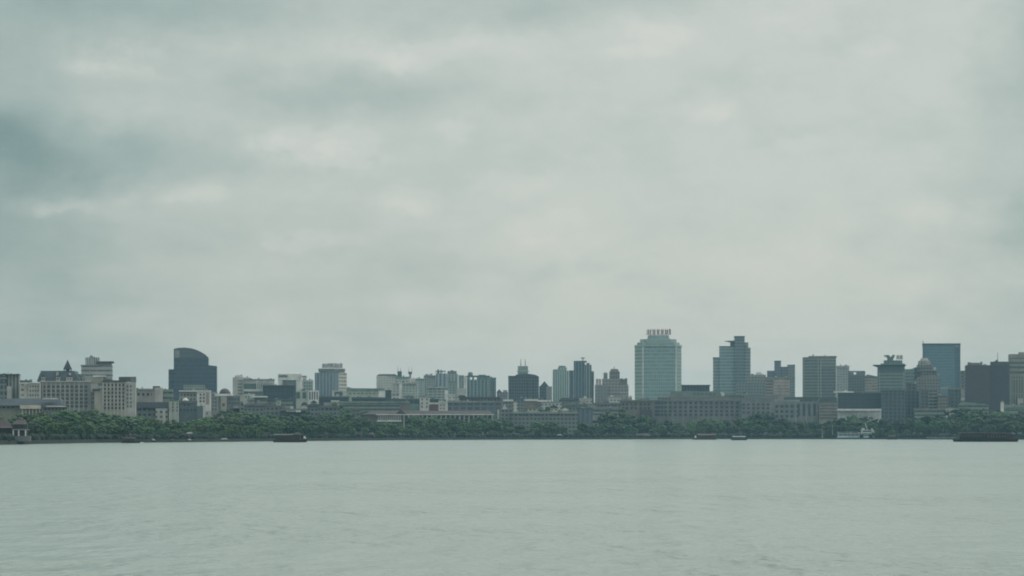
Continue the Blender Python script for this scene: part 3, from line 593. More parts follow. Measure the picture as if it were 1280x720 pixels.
t = T('small_house', 'small mauve grey gabled block between the teal block and the twin antenna building', BLD, 2750, 628)
t.blk('wall', 621, 635, 490, m=facade('mauve_flats', (.20, .19, .21), (.09, .10, .11), 3.2, 3.1, .5, .5), depth=16); t.prof('roof', [(620.6, 490.2), (627.4, 490.2), (624, 486.4)], dy=-.6, depth=14, m=DGREY); t.blk('roof_box', 629, 634, 487.6, 490.2, dy=3, depth=8, m=GREY)
t = T('twin_antenna_building', 'dark rounded roof building with a pale rooftop box and two thin antennas', BLD, 2800, 654)
fb = facade('dark_bays', (.075, .095, .11), (.03, .042, .052), 2.6, 3.6, .6, .7, .4)
t.blk('wall', 635.4, 673.6, 471, m=fb, depth=28); t.prof('barrel_roof', [(643, 471.2), (645, 468.4), (652, 467.4), (662, 467.4), (669, 468.4), (672.4, 470), (673.8, 471.2)], dy=-.5, depth=28, m=mat('dark_lead_roof', (.055, .07, .08))); t.blk('roof', 635, 646, 469.8, 471.2, dy=-.5, depth=26, m=DGREY)
t.blk('rooftop_box', 647.2, 660, 457.6, 468, dy=7, depth=12, m=facade('box_panels', (.26, .32, .31), (.18, .23, .23), 2, 4, .5, 1)); t.blk('rooftop_collar', 646, 661.4, 463.4, 464.4, dy=6, depth=14, m=PALE); t.mast('antenna', 651, 448.6, 457.7, dy=12, r=.45); t.mast('antenna', 656.6, 448.8, 457.7, dy=12, r=.45)
t.blk('bay', 659, 666, 476, dy=-1.5, depth=2, m=fb)
t = T('pointed_block', 'dark block with a small pointed roof right of the twin antenna building', BLD, 2950, 680)
t.blk('wall', 674, 683.4, 482.6, m=fb, depth=20); t.prof('roof', [(675, 482.8), (686, 482.8), (683, 479.4), (680.6, 476.4), (678, 479.4)], dy=2, depth=12, m=DGREY); t.blk('wing', 683.6, 690, 483, m=facade('dove_flats', (.30, .32, .33), (.18, .2, .21), 3, 3.1, .5, .5), dy=1, depth=18)
t = T('mint_tower', 'pale teal tower with ribbed front and raised centre left of the dark teal tower', 'tower', 3000, 701)
fm = facade('mint_ribs', (0.368, 0.448, 0.425), (0.172, 0.241, 0.241), 3.2, 3.4, .5, 1, .25)
t.blk('wall', 690.8, 711, 463.4, m=fm, depth=26, skew=3); t.blk('upper_storey', 697, 708.6, 459.2, 463.5, dy=3, depth=18, m=fm); t.blk('roof', 698.4, 707, 457.2, 459.3, dy=5, depth=12, m=TEALC); t.blk('parapet', 691.4, 697, 461.8, 463.5, dy=3, depth=12, m=TEALC)
t = T('dark_teal_tower', 'dark teal stepped tower topped by a mast with a disc', 'tower', 2900, 727)
fd = facade('dark_teal_ribs', (.12, .17, .19), (.05, .085, .105), 3.6, 3.5, .55, 1, .3)
t.blk('wing', 711.2, 717, 463, m=fd, dy=3, depth=22); t.blk('wall', 717.2, 731, 452.4, m=fd, depth=28); t.blk('wing', 731.2, 739.4, 456, m=facade('dark_teal_pale_ribs', (.24, .27, .27), (.07, .10, .11), 3.4, 3.5, .55, 1, .3), dy=1, depth=24); t.blk('wing', 739.6, 742.4, 464, m=DGREY, dy=2, depth=20)
t.blk('parapet', 717, 733.4, 451, 452.6, dy=.4, depth=22, m=mat('dark_teal_panel', (.08, .115, .12))); t.mast('mast', 728.6, 446.6, 451.2, dy=12, r=.6); t.put('mast_disc', MB().cyl(PX(728.6, 2912), 2912, PZ(448.2, 2912), PZ(447, 2912), 2.4, 2.4, 12), MGREY); t.blk('roof_box', 733, 737, 453.8, 456.2, dy=5, depth=8, m=MGREY)
# ornate building
t = T('ornate_building', 'grey pink ornate building with turrets and a domed pavilion on its stepped roof', BLD, 2650, 764)
fo = facade('ornate_windows', (.27, .265, .26), (.13, .13, .135), 3.4, 3.4, .5, .5, .4)
t.blk('wall', 743.6, 785.6, 481, m=fo, depth=28); t.blk('front', 743.8, 760.6, 482, dy=-5, depth=5.2, m=facade('plain_front_windows', (.21, .22, .225), (.16, .17, .18), 3.4, 3.4, .4, .4, .3)); t.blk('upper_storey', 752.6, 783, 473.4, 481.2, dy=3, depth=20, m=fo)
for c, r0, m_ in ((746.4, 474.6, PINK), (750, 474.8, PINK), (776.6, 474, TAUPE), (782.6, 473.8, TAUPE)):
    q = t.blk('turret', c - 1.6, c + 1.6, r0, 481.6, dy=1, depth=6, m=m_); t.put('turret_roof', MB().dome(PX(c, 2652), 2654, PZ(r0 + .1, 2652), 1.6, 1.2, 8, 3), TAUPE, q)
q = t.blk('turret', 754.4, 759.4, 467.4, 474, dy=6, depth=6, m=mat('green_grey_stone', (.19, .21, .19))); t.put('turret_roof', MB().dome(PX(756.9, 2659), 2659, PZ(467.5, 2659), 2.5, 2.0), mat('green_grey_stone', (.19, .21, .19)), q)
q = t.pr('pavilion', [(761.6, 5), (774.6, 5), (774.6, 16), (761.6, 16)], 464.6, 473.6, m=facade('pavilion_bays', (.20, .195, .195), (.09, .095, .10), 2.4, 6, .5, .7)); t.pr('pavilion_dome', [(762, 5.4), (774.2, 5.4), (774.2, 15.6), (762, 15.6)], 460.9, 464.8, m=TAUPE, parent=q, taper=.68); t.mast('finial', 767.8, 458.2, 461, dy=10, r=.5)
t.bands(760.8, 784, [491, 494], 1, PALE, -2)
# ---- the main tower
t = T('crowned_tower', 'tallest green blue glass tower with white corner ribs, stepped crown and red rooftop sign', 'tower', 2500, 823)
fc = facade('aqua_curtain_wall', (0.290, 0.396, 0.403), (0.165, 0.264, 0.284), 2.2, 3.7, .78, .68, .4, .2, .1)
fs2 = facade('aqua_side_wall', (0.286, 0.377, 0.358), (0.195, 0.280, 0.260), 2.2, 3.7, .7, .6, .3, .2, .1)
t.pr('wall', [(804.2, 0), (844.6, 0), (844.6, 38), (804.2, 38)], 432.6, m=fc); t.pr('side_wall', [(793.4, 10), (804, .8), (804, 36), (793.4, 28)], 432.8, m=fs2); t.pr('side_wall', [(844.8, .8), (851.8, 9), (851.8, 28), (844.8, 36)], 432.8, m=fs2)
for c in (803.8, 845): t.blk('corner_rib', c - .9, c + .9, 432.4, dy=-.9, depth=1.6, m=mat('pale_aluminium', (.52, .57, .56), .5))
t.pr('cornice', [(793, 9.4), (804, -1.2), (845, -1.2), (852.4, 8.4), (852.4, 29), (845, 38), (804, 38), (793, 29)], 430.8, 432.9, m=mat('pale_aqua_panel', (.34, .42, .41), .6))
t.pr('crown_tier', [(796.4, 10), (806, 2), (842, 2), (849.6, 10), (849.6, 28), (842, 34), (806, 34), (796.4, 28)], 428, 431, m=facade('crown_panels', (.30, .385, .365), (.19, .26, .265), 2, 9, .5, .9, .2))
t.pr('crown_tier', [(800, 12), (808, 5), (839, 5), (845.6, 12), (845.6, 26), (839, 31), (808, 31), (800, 26)], 423.6, 428.2, m=facade('crown_panels', (.30, .385, .365), (.19, .26, .265), 2, 9, .5, .9, .2))
t.pr('crown_cap', [(809, 10), (837, 10), (837, 26), (809, 26)], 418.4, 423.8, m=mat('aqua_panel', (.23, .32, .33), .6), taper=.92); t.blk('parapet', 805.8, 843.2, 430, 431.2, dy=.6, depth=.8, m=TEALC)
t.sign(808.2, 838.4, 411.2, 417.4, 6, SIGNR, dy=9, seed=21, weights=[1.25, .9, .9, .9, 1.1, .4]); t.mast('antenna', 798.6, 427.6, 431, dy=12, r=.7)
for r in GR(440, 14, 4.4): t.blk('floor_band', 805.2, 843.8, r - .25, r + .25, dy=-.25, depth=.4, m=mat('aqua_band', (.28, .375, .375), .6))

# ---- long grey block with square windows
AN = 2330; stone = mat('long_block_stone', (.165, .165, .165))
t = T('taupe_block', 'low taupe block with flat roofs at the left end of the long square window block', BLD, 2300, 795)
t.blk('wall', 775, 816, 501.6, m=TAUPE, depth=24); t.blk('roof', 774.2, 816.6, 499.8, 501.8, dy=-1.2, depth=26, m=mat('drab_roof', (.15, .155, .14))); t.wins([779, 783.6, 789.4, 794.6, 801, 806, 811], [505.6, 510.2], 2.8, 2.9, GLASSD); t.blk('roof_box', 776, 790, 497.6, 500, dy=5, depth=8, m=GREY); t.blk('roof_box', 798, 812, 498.2, 500, dy=6, depth=8, m=MGREY); t.blk('porch', 800, 815, 512, m=PURPLE, dy=-4, depth=4)
t = T('long_window_block', 'long grey four storey block with a regular grid of dark square windows by the lake', BLD, AN, 872)
t.blk('wall', 816.4, 926, 500.8, m=stone, depth=26); t.blk('cornice', 816, 926.4, 499.6, 501, dy=-.8, depth=27, m=mat('cornice_stone', (.21, .215, .21))); t.blk('attic', 822, 925, 496, 499.8, dy=4, depth=18, m=mat('attic_stone', (.155, .15, .15))); t.wins(GR(824, 4, 4.2), [498.4], 2.4, 1.5, GLASSD, dy=4)
t.wins([820.2, 823.6, 827.6, 832] + GR(837.6, 14, 6.45), [503.9, 509, 514, 518.6], 3.2, 2.7, NAVY)
for c in GR(834.6, 15, 6.45): t.blk('pilaster', c - .5, c + .5, 501.8, dy=-.35, depth=.4, m=mat('cornice_stone', (.21, .215, .21)))
t = T('middle_window_block', 'grey block with stepped attic between the long square window block and the striped end', BLD, 2320, 975)
t.blk('wall', 926.6, 1023.6, 502, m=mat('middle_block_stone', (.185, .19, .19)), depth=26); t.blk('roof', 926.2, 968, 498, 502.2, dy=1, depth=22, m=stone); t.blk('attic', 930, 972, 494.4, 498.2, dy=4, depth=16, m=F_low); t.blk('roof', 972, 1000, 499.6, 502.2, dy=1, depth=22, m=GREY)
t.wins(GR(929.6, 6, 6.1), [505.6, 510.4, 515.4], 3, 2.8, NAVY); t.wins(GR(971, 5, 6.3), [508, 514.4, 520.4], 3.8, 3.4, NAVY); t.wins(GR(998.4, 4, 6.6), [512.4], 2.6, 15, NAVY)
for c in GR(995, 5, 6.6): t.blk('pilaster', c - .7, c + .7, 503.4, dy=-.5, depth=.6, m=GREY)
t.blk('roof_garden', 980, 1023, 496.2, 499.8, dy=8, depth=12, m=mat('dark_green_roof', (.06, .085, .075)))
t = T('striped_end_block', 'beige end block with pink horizontal stripes closing the long row of window blocks', BLD, 2310, 1035)
t.blk('wall', 1024, 1047.4, 503.8, m=mat('sand_render', (.24, .23, .20)), depth=26); t.bands(1024.3, 1047, GR(507, 5, 3.9), 1.5, mat('plum_band', (.12, .09, .10))); t.blk('roof', 1023.6, 1047.8, 502.6, 504, dy=-.8, depth=27, m=mat('drab_roof', (.15, .155, .14))); t.blk('roof_box', 1025, 1046, 497, 502.8, dy=5, depth=12, m=mat('dark_green_roof', (.06, .085, .075)))
t = T('navy_roof_building', 'wide flat navy roofed building right behind the tallest tower', BLD, 2420, 868)
t.blk('wall', 838, 900, 489, m=mat('jade_roof', (.14, .18, .17), .6), depth=24, dy=0); t.blk('upper_storey', 852, 887, 481.8, 489.2, dy=4, depth=16, m=facade('navy_bays', (.045, .055, .07), (.03, .04, .055), 3, 3.6, .6, .8)); t.blk('roof', 851.4, 888, 481, 482.2, dy=3.4, depth=17.4, m=DGREY)
t.prof('sloped_roof', [(836, 496), (842, 491), (858, 488.4), (900, 489.6), (906, 496)], dy=-3, depth=3, m=mat('jade_roof', (.14, .18, .17), .6)); t.wins(GR(868, 6, 5), [492.6], 2.6, 1.8, GLASSM, dy=-3)
low('low_block', 'low grey green block with small white roof units below the blade roof tower', 896, 935, 492, 2440, F_low, 'slab', mat('sage_roof', (.19, .245, .215)))
t = T('white_roof_unit', 'small bright white rooftop housing below the blade roof tower', 'roof unit', 2400, 903, z=PZ(494.6, 2400)); t.blk('body', 901.6, 905.6, 491.4, 494.6, depth=4, m=WHITE); t.blk('lid', 900.6, 904, 490.4, 491.5, dy=-.3, depth=4.5, m=WHITE)
# ---- blade roof tower
t = T('blade_roof_tower', 'stepped teal grey tower with a blade shaped slab jutting from its roof', 'tower', 2900, 914)
fx = facade('teal_grey_floors', (0.240, 0.312, 0.318), (0.150, 0.210, 0.228), 5, 3.7, .95, .55, .3)
t.blk('wing', 891.4, 899, 447.4, m=fx, dy=4, depth=26); t.blk('wall', 899.2, 918, 434, m=fx, dy=1, depth=30); t.blk('tower_core', 918.2, 930.8, 420.8, m=facade('teal_core_floors', (0.144, 0.192, 0.210), (0.084, 0.120, 0.144), 5, 3.7, .95, .5, .3), dy=-2, depth=28); t.blk('wing', 931, 935.4, 428, m=facade('sage_floors', (.25, .30, .28), (.14, .18, .17), 5, 3.7, .9, .5, .3), dy=1, depth=24); t.blk('wing', 935.6, 938.2, 434.6, m=fx, dy=3, depth=20)
t.blk('parapet', 899, 918, 432.6, 434.2, dy=1.6, depth=22, m=mat('dark_teal_panel', (.08, .115, .12))); t.prof('roof_blade', [(905.6, 426.2), (918.4, 425.6), (918.4, 428.4), (914, 428)], dy=2, depth=12, m=DGREY); t.blk('blade_stem', 912.8, 918.2, 428, 432.8, dy=5, depth=6, m=TEALC); t.blk('roof', 917.8, 931.2, 420, 421, dy=-2.4, depth=29, m=DGREY); t.blk('parapet', 891, 899, 446.6, 447.6, dy=3.6, depth=26.5, m=mat('dark_teal_panel', (.08, .115, .12)))
t = T('dome_block', 'low drab block with a small pale dome right of the blade roof tower', BLD, 2700, 950)
t.blk('wall', 932, 957, 471, m=facade('drab_windows', (.22, .23, .21), (.10, .12, .12), 3.2, 3.3, .55, .5), depth=24); t.blk('roof', 938.6, 957.4, 468.4, 471.2, dy=2, depth=18, m=GREY); t.put('dome', MB().dome(PX(949, 2712), 2712, PZ(468.5, 2712), 4, 3.6), PALE); t.blk('podium', 920, 956, 479, m=facade('blue_drab_windows', (.18, .21, .22), (.10, .13, .14), 3.2, 3.3, .55, .5), dy=-8, depth=7)
t = T('blue_stepped_tower', 'blue grey stepped tower with two raised square heads behind the pink striped block', 'tower', 3100, 977)
fz = facade('blue_grey_floors', (.14, .175, .20), (.07, .095, .115), 3.2, 3.5, .6, .6, .3)
t.blk('wing', 959, 968, 463.4, m=fz, dy=2, depth=24); t.blk('wall', 968.2, 976.2, 451.6, m=fz, dy=-1, depth=26); t.blk('wing', 976.4, 984.4, 458.4, m=fz, dy=1, depth=24); t.blk('wing', 984.6, 993.8, 456.6, m=facade('grey_blue_floors', (.19, .215, .225), (.11, .135, .15), 3.2, 3.5, .6, .6, .3), depth=24); t.blk('cap', 968, 976.4, 450.8, 451.8, dy=-1.4, depth=27, m=DGREY); t.blk('cap', 984.4, 994, 455.8, 456.8, dy=-.4, depth=25, m=MGREY)
t = T('pink_striped_block', 'mid rise block with pink and cream horizontal stripes before the blue stepped tower', BLD, 2600, 972)
t.blk('wall', 956.6, 987.6, 472.6, m=mat('dusk_pink_render', (.28, .24, .23)), depth=22); t.bands(967, 987.3, GR(476.4, 5, 3.8), 1.3, mat('cream_band', (.42, .38, .345))); t.bands(957, 966.4, GR(476.4, 5, 3.8), 1.3, GLASSM); t.blk('roof', 956, 988, 471.4, 472.8, dy=-.7, depth=23, m=GREY)
t = T('banded_tower', 'broad olive grey tower with beige floor bands and low roof spikes', 'tower', 2800, 1024)
fo2 = facade('olive_floors', (.16, .19, .175), (.085, .11, .11), 3, 3.5, .9, .55, .3)
t.pr('wall', [(1003.2, 6), (1012, 0), (1026, 0), (1026, 30), (1003.2, 30)], 446.4, m=fo2); t.pr('wing', [(1026.2, 0), (1045, 4), (1045, 28), (1026.2, 28)], 446.2, m=facade('olive_light_floors', (.20, .22, .205), (.11, .135, .135), 3, 3.5, .9, .5, .3))
t.bands(1012.5, 1044, [448.6, 452.6], 1.0, mat('dull_beige_band', (.30, .28, .24)), 5, 2); t.bands(1003.6, 1012, [448.6, 452.6], 1.0, mat('dull_beige_band', (.30, .28, .24)), 6, 2); t.blk('bay', 1027.6, 1043, 459, dy=-2, depth=3, m=facade('slate_floors', (.15, .175, .18), (.085, .11, .12), 3, 3.5, .9, .6, .3)); t.blk('pier', 1022, 1023.4, 447, dy=-.8, depth=1, m=GREY)
t.blk('roof', 1011, 1046, 445, 446.6, dy=3, depth=25, m=mat('rust_grey_cap', (.17, .14, .125))); t.mast('spike', 1016.4, 442.4, 445.2, dy=12, r=.8); t.mast('spike', 1031, 443.6, 445.2, dy=12, r=.7)
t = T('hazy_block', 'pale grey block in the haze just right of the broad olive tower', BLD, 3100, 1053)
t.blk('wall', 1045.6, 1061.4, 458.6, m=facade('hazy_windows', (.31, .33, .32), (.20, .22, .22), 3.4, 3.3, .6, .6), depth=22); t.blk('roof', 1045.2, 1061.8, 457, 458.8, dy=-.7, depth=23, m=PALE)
t = T('notched_block', 'dark grey block whose roof wall has a round sky opening', BLD, 2900, 1071)
t.blk('wall', 1060.2, 1081.4, 469.4, m=facade('notched_windows', (.13, .145, .145), (.065, .08, .085), 3, 3.3, .6, .6), depth=22); t.blk('roof_wall', 1060, 1067, 463.6, 469.6, dy=0, depth=16, m=MGREY); t.blk('roof_wall', 1070.6, 1081.6, 463.6, 469.6, dy=0, depth=16, m=MGREY); t.blk('roof_beam', 1066.8, 1070.8, 463.6, 465, dy=0, depth=16, m=MGREY); t.blk('roof_sill', 1066.8, 1070.8, 468, 469.6, dy=0, depth=16, m=MGREY)
t = T('beak_roof_block', 'low beige block with a thin pointed roof edge left of the overhanging roof tower', BLD, 2850, 1090)
t.blk('wall', 1081.8, 1097.4, 471.6, m=facade('beige_windows', (.31, .28, .24), (.19, .18, .16), 3.4, 3.3, .9, .5), depth=20); t.prof('roof', [(1081, 470.4), (1084, 468), (1094, 470), (1098, 470.8), (1098, 471.8), (1081, 471.8)], dy=-.8, depth=21, m=MGREY)
t = T('dark_hall', 'wide dark navy hall with a bright white roof ridge', BLD, 2380, 1072)
t.blk('wall', 1047.6, 1101.4, 491, m=facade('hall_panels', (.028, .047, .055), (.035, .055, .065), 6, 4, .95, .9, .2, .5), depth=34); t.blk('roof', 1047, 1102, 489.6, 491.2, dy=-.6, depth=35, m=MGREY); t.blk('roof_ridge', 1042, 1067, 489.2, 490.8, dy=-1.6, depth=3, m=WHITE); t.prof('roof_peak', [(1053, 489.4), (1061, 489.4), (1057, 487.6)], dy=-1.4, depth=3, m=WHITE)
t = T('white_canopy', 'white lakeside canopy with zigzag trusses below the dark navy hall', 'canopy', 2290, 1074)
t.blk('roof', 1046.6, 1102, 511, 513.4, depth=14, m=mat('lilac_white_sheet', (.66, .65, .68), .5)); t.blk('back_wall', 1047, 1101.6, 513.3, dy=8, depth=.6, m=mat('lilac_white_sheet', (.66, .65, .68), .5))
for c in GR(1072, 6, 5): q = t.prof('truss', [(c, 519), (c + 1.2, 519), (c + 4.4, 513.2), (c + 3.2, 513.2)], dy=1, depth=.7, m=WHITE)
for c in GR(1086, 4, 4.6): t.blk('post', c, c + .9, 513.3, dy=.4, depth=.7, m=WHITE)
# ---- right
t = T('overhang_roof_tower', 'green grey tower with a wide overhanging flat roof and dark rooftop sign', 'tower', 2700, 1113)
fq = facade('green_grey_floors', (.17, .22, .20), (.085, .125, .12), 6, 3.6, .95, .5, .3)
t.blk('wall', 1097.2, 1131, 458, m=fq, depth=30); t.put('roof', MB().prism(t.foot(1097, 1131, -.4, 31), PZ(458.2, 2700), PZ(456, 2700), t.foot(1091.4, 1133.4, -4, 38)), mat('roof_underside', (.06, .07, .07))); t.blk('upper_band', 1098.4, 1130, 458.6, 464, dy=-.4, depth=.8, m=mat('slate_green_panel', (.06, .085, .095), .5))
t.blk('pavilion', 1104.8, 1128, 450.4, 456.2, dy=6, depth=16, m=facade('pavilion_glass', (.13, .18, .165), (.07, .10, .10), 3, 5, .5, .8)); t.blk('pavilion_base', 1101, 1131, 454.4, 456.2, dy=4, depth=20, m=TEALC)
t.prof('roof_emblem', [(1106, 444), (1111, 443.6), (1113.4, 446.4), (1116, 443.2), (1119, 444), (1117, 448), (1116, 450.6), (1109, 450.6), (1109, 448)], dy=6, depth=1, m=mat('emblem_green', (.10, .16, .14)))
t.sign(1120.6, 1128.4, 443.6, 448.4, 2, SIGND, dy=6, seed=14); t.sign(1104.2, 1109.6, 443.4, 446, 1, SIGND, dy=7, seed=3, frame=False)
for c in (1099.4, 1129.4): t.blk('corner_rib', c - .7, c + .7, 464.5, dy=-.5, depth=.6, m=GREY)
t = T('green_side_block', 'plain green grey block attached right of the overhanging roof tower', BLD, 2750, 1138)
t.blk('wall', 1131.4, 1145.4, 463, m=fq, depth=24); t.prof('roof', [(1131.2, 463.2), (1145.6, 463.2), (1145.6, 458.6), (1141, 460.4), (1138, 461.4), (1131.2, 461.4)], dy=2, depth=16, m=TEALC)
t = T('dark_teal_low_block', 'dark teal mid rise block under the overhanging roof tower', BLD, 2350, 1116)
t.blk('wall', 1101.8, 1131, 488.6, m=facade('deep_teal_bays', (.075, .10, .105), (.04, .06, .072), 4, 3.5, .6, .7, .4), depth=26); t.blk('roof', 1101.4, 1131.4, 487.4, 488.8, dy=-.7, depth=27, m=DGREY); t.wins([1107, 1113, 1118.6], [497.4], 2.6, 9, NAVY)
t = T('dark_step_block', 'very dark stepped block between the overhanging roof tower and the domed ziggurat', BLD, 2400, 1139)
t.blk('wall', 1131.6, 1151.6, 489, m=facade('ink_bays', (.06, .078, .085), (.03, .045, .055), 4, 3.5, .6, .7, .4), depth=24); t.blk('upper_storey', 1133, 1146, 480.4, 489.2, dy=3, depth=18, m=facade('plum_bays', (.10, .095, .105), (.05, .055, .065), 4, 3.5, .6, .7, .4)); t.blk('pier', 1148.4, 1152, 488, dy=-1, depth=2, m=MGREY); t.blk('cap', 1132.6, 1146.4, 479.6, 480.6, dy=2.6, depth=19, m=DGREY)
t = T('ziggurat_building', 'stepped beige and brown building with a pale rounded top falling away in terraces', BLD, 2600, 1162)
fk = facade('terrace_windows', (.20, .20, .19), (.075, .08, .085), 3, 3.2, .6, .55, .4)
t.blk('wall', 1145.8, 1175, 472, m=fk, depth=30); t.blk('terrace', 1146, 1170.6, 463.4, 472.2, dy=3, depth=25, m=fk); t.blk('terrace', 1146.2, 1166, 456.4, 463.6, dy=6, depth=20, m=fk); t.blk('terrace', 1143, 1150, 459.6, 474, dy=1, depth=20, m=F_dk)
tp = mat('buff_panel', (.20, .21, .195)); t.pr('rounded_top', [(1147.4, 12), (1150, 8), (1158, 8), (1163.4, 13), (1163.4, 22), (1158, 26), (1150, 26), (1147.4, 22)], 451, 456.5, m=facade('drum_bays', (.27, .275, .25), (.11, .12, .12), 2.6, 12, .5, .8), taper=.95); t.pr('top_cap', [(1149, 12), (1152, 9), (1158, 9), (1162, 13), (1162, 21), (1158, 25), (1152, 25), (1149, 21)], 447.2, 451, m=tp, taper=.55)
for a_, c_, r_ in ((1147, 1166.6, 456), (1147, 1171, 463), (1147, 1175.4, 471.6)): t.blk('parapet', a_, c_, r_ - .5, r_ + .5, dy=0, depth=3, m=GREY)
t.blk('corner_bay', 1166.4, 1170, 459, 464, dy=5, depth=6, m=PALE); t.blk('corner_bay', 1171, 1174.4, 466.6, 472.6, dy=3, depth=6, m=GREY); t.blk('pier', 1152.6, 1154.4, 462, 486, dy=-.6, depth=1.2, m=TAUPE)
t = T('blue_slab_tower', 'large plain blue glass slab tower with dark edges', 'tower', 3200, 1177)
t.blk('wall', 1153.6, 1200.4, 431, m=facade('blue_curtain_wall', (.095, .165, .195), (.075, .145, .18), 2.4, 3.8, .85, .75, .2, .2, .08), depth=40); t.blk('roof_edge', 1153.2, 1200.8, 429.2, 431.2, dy=-.6, depth=41, m=mat('deep_blue_panel', (.04, .06, .075), .5)); t.blk('side_strip', 1194, 1200.5, 431.2, dy=-.5, depth=.8, m=mat('dark_blue_panel', (.045, .085, .11), .4)); t.blk('side_strip', 1153.5, 1155.6, 431.2, dy=-.5, depth=.8, m=mat('dark_blue_panel', (.045, .085, .11), .4)); t.mast('antenna', 1153.8, 425.6, 429.4, dy=3, r=.6); t.blk('roof_panel', 1193.6, 1198.6, 431.8, 433.4, dy=-.9, depth=.5, m=GREY)
t = T('balcony_block', 'dark block with pale balcony stripes below the stepped ziggurat', BLD, 2350, 1161)
t.blk('wall', 1152.4, 1171.6, 488, m=facade('balcony_dark', (.10, .11, .115), (.04, .05, .055), 4, 3.3, .7, .7, .4), depth=22); t.bands(1160, 1171, GR(491, 5, 4.2), 1.1, mat('balcony_pale', (.27, .28, .27)), -.6, 1.4, 'balcony'); t.blk('roof', 1152, 1172, 486.8, 488.2, dy=-.7, depth=23, m=MGREY)
t = T('drab_block', 'drab brown grey block with a pale top edge right of the balcony block', BLD, 2340, 1178)
t.blk('wall', 1172, 1185.4, 495, m=facade('drab_brown_windows', (.17, .16, .14), (.09, .09, .085), 3, 3.3, .8, .5, .4), depth=20); t.blk('roof', 1171.6, 1185.8, 493.6, 495.2, dy=-.7, depth=21, m=TAUPE)
t = T('teal_cube_block', 'dark teal cube block at the foot of the blue slab tower', BLD, 2360, 1193)
t.blk('wall', 1185.8, 1201, 486.6, m=facade('teal_cube_bays', (.085, .12, .12), (.05, .075, .08), 4, 3.5, .6, .7, .3), depth=22); t.blk('roof', 1185.4, 1201.4, 485.2, 486.8, dy=-.7, depth=23, m=GREY); t.blk('roof_box', 1176, 1186, 483.6, 487, dy=4, depth=10, m=GREY)
t = T('gap_block', 'slim grey block filling the gap between the blue slab tower and the brown purple block', BLD, 2500, 1205)
t.blk('wall', 1200.8, 1207.4, 464.4, m=facade('gap_windows', (.15, .16, .165), (.07, .08, .085), 3, 3.3, .6, .6), depth=18); t.blk('roof', 1200.6, 1207.8, 463.4, 464.6, dy=-.5, depth=19, m=MGREY); t.blk('podium', 1200.8, 1209, 486, m=GREY, dy=-6, depth=6); t.blk('awning', 1201, 1209.6, 497.6, 500.8, dy=-9, depth=4, m=PALE)
t = T('purple_block', 'large dark brown purple block with two flat rooftop boxes near the right edge', BLD, 2350, 1235)
fp = facade('purple_panels', (.065, .058, .068), (.045, .046, .055), 3.4, 3.5, .6, .5, .35, .3)
t.blk('wall', 1206.8, 1238, 456.4, m=fp, depth=30); t.blk('wing', 1238.2, 1262, 456.2, m=facade('plum_slate_panels', (.052, .056, .066), (.04, .046, .056), 3.4, 3.5, .6, .5, .3, .3), dy=2, depth=28); t.blk('roof_box', 1212, 1227.6, 453.4, 456.6, dy=6, depth=12, m=MGREY); t.blk('penthouse', 1238.4, 1262, 452, 456.4, dy=5, depth=16, m=DGREY); t.mast('antenna', 1247, 440, 452.2, dy=8, r=.35); t.prof('dish', [(1242.6, 452), (1247.4, 452), (1247.4, 448.6)], dy=7, depth=1, m=METAL)
t = T('right_edge_tower', 'pale banded tower with vertical window ribs at the right edge', 'tower', 2400, 1276)
fr_ = facade('khaki_ribs', (.23, .23, .19), (.085, .095, .095), 2.6, 14, .5, .92, .3)
t.blk('wall', 1261.6, 1304, 470.4, m=fr_, depth=34); t.blk('upper_storey', 1261.4, 1304, 449, 470.6, dy=.4, depth=32, m=mat('khaki_stone', (.25, .25, .21))); t.bands(1262, 1304, [453.4, 459, 465.4], 2.6, GLASSM, .4); t.blk('crown', 1261.2, 1304, 442.6, 449.2, dy=1, depth=28, m=mat('khaki_stone', (.25, .25, .21))); t.blk('roof_box', 1273.4, 1300, 440.2, 442.8, dy=4, depth=16, m=mat('khaki_stone', (.25, .25, .21)))
t.blk('corner_rib', 1261.4, 1264.4, 471, dy=-.6, depth=1, m=mat('khaki_stone', (.25, .25, .21))); t.blk('porch', 1272, 1279, 498, m=PALE, dy=-6, depth=6); t.bands(1262, 1304, [447.8], 1, DGREY, 1)
t = T('green_low_house', 'low house with a sloping pale green roof before the brown purple block', BLD, 2150, 1216)
t.blk('wall', 1199, 1236, 506.6, m=F_lowg, depth=18); t.prof('roof', [(1198, 506.8), (1237, 506.8), (1231, 505), (1206, 502.6), (1201, 503)], dy=-1, depth=20, m=GREENR)
t = T('green_band_house', 'low green grey house with flat roof band at the right edge below the banded tower', BLD, 2150, 1276)
t.blk('wall', 1256.6, 1310, 509.4, m=F_lowg, depth=18); t.blk('roof', 1256, 1310, 506, 509.6, dy=-1, depth=20, m=mat('sage_roof', (.19, .245, .215)))
t = T('white_pillar_kiosk', 'small white upright kiosk before the brown purple block', 'kiosk', 2140, 1253)
t.blk('wall', 1250.8, 1255, 503.4, m=WHITE, depth=3); t.prof('roof', [(1250.2, 503.6), (1255.6, 503.6), (1252.9, 501)], dy=-.3, depth=3.6, m=PALE)
low('low_block', 'pale low wall block in trees under the balcony block', 1143, 1198, 510.6, 2250, F_lowg, 'slab', mat('olive_roof', (.19, .20, .16)))
low('low_block', 'pale pinkish corner house under the teal cube block', 1183, 1201, 511.6, 2230, F_resA, None, PALE)

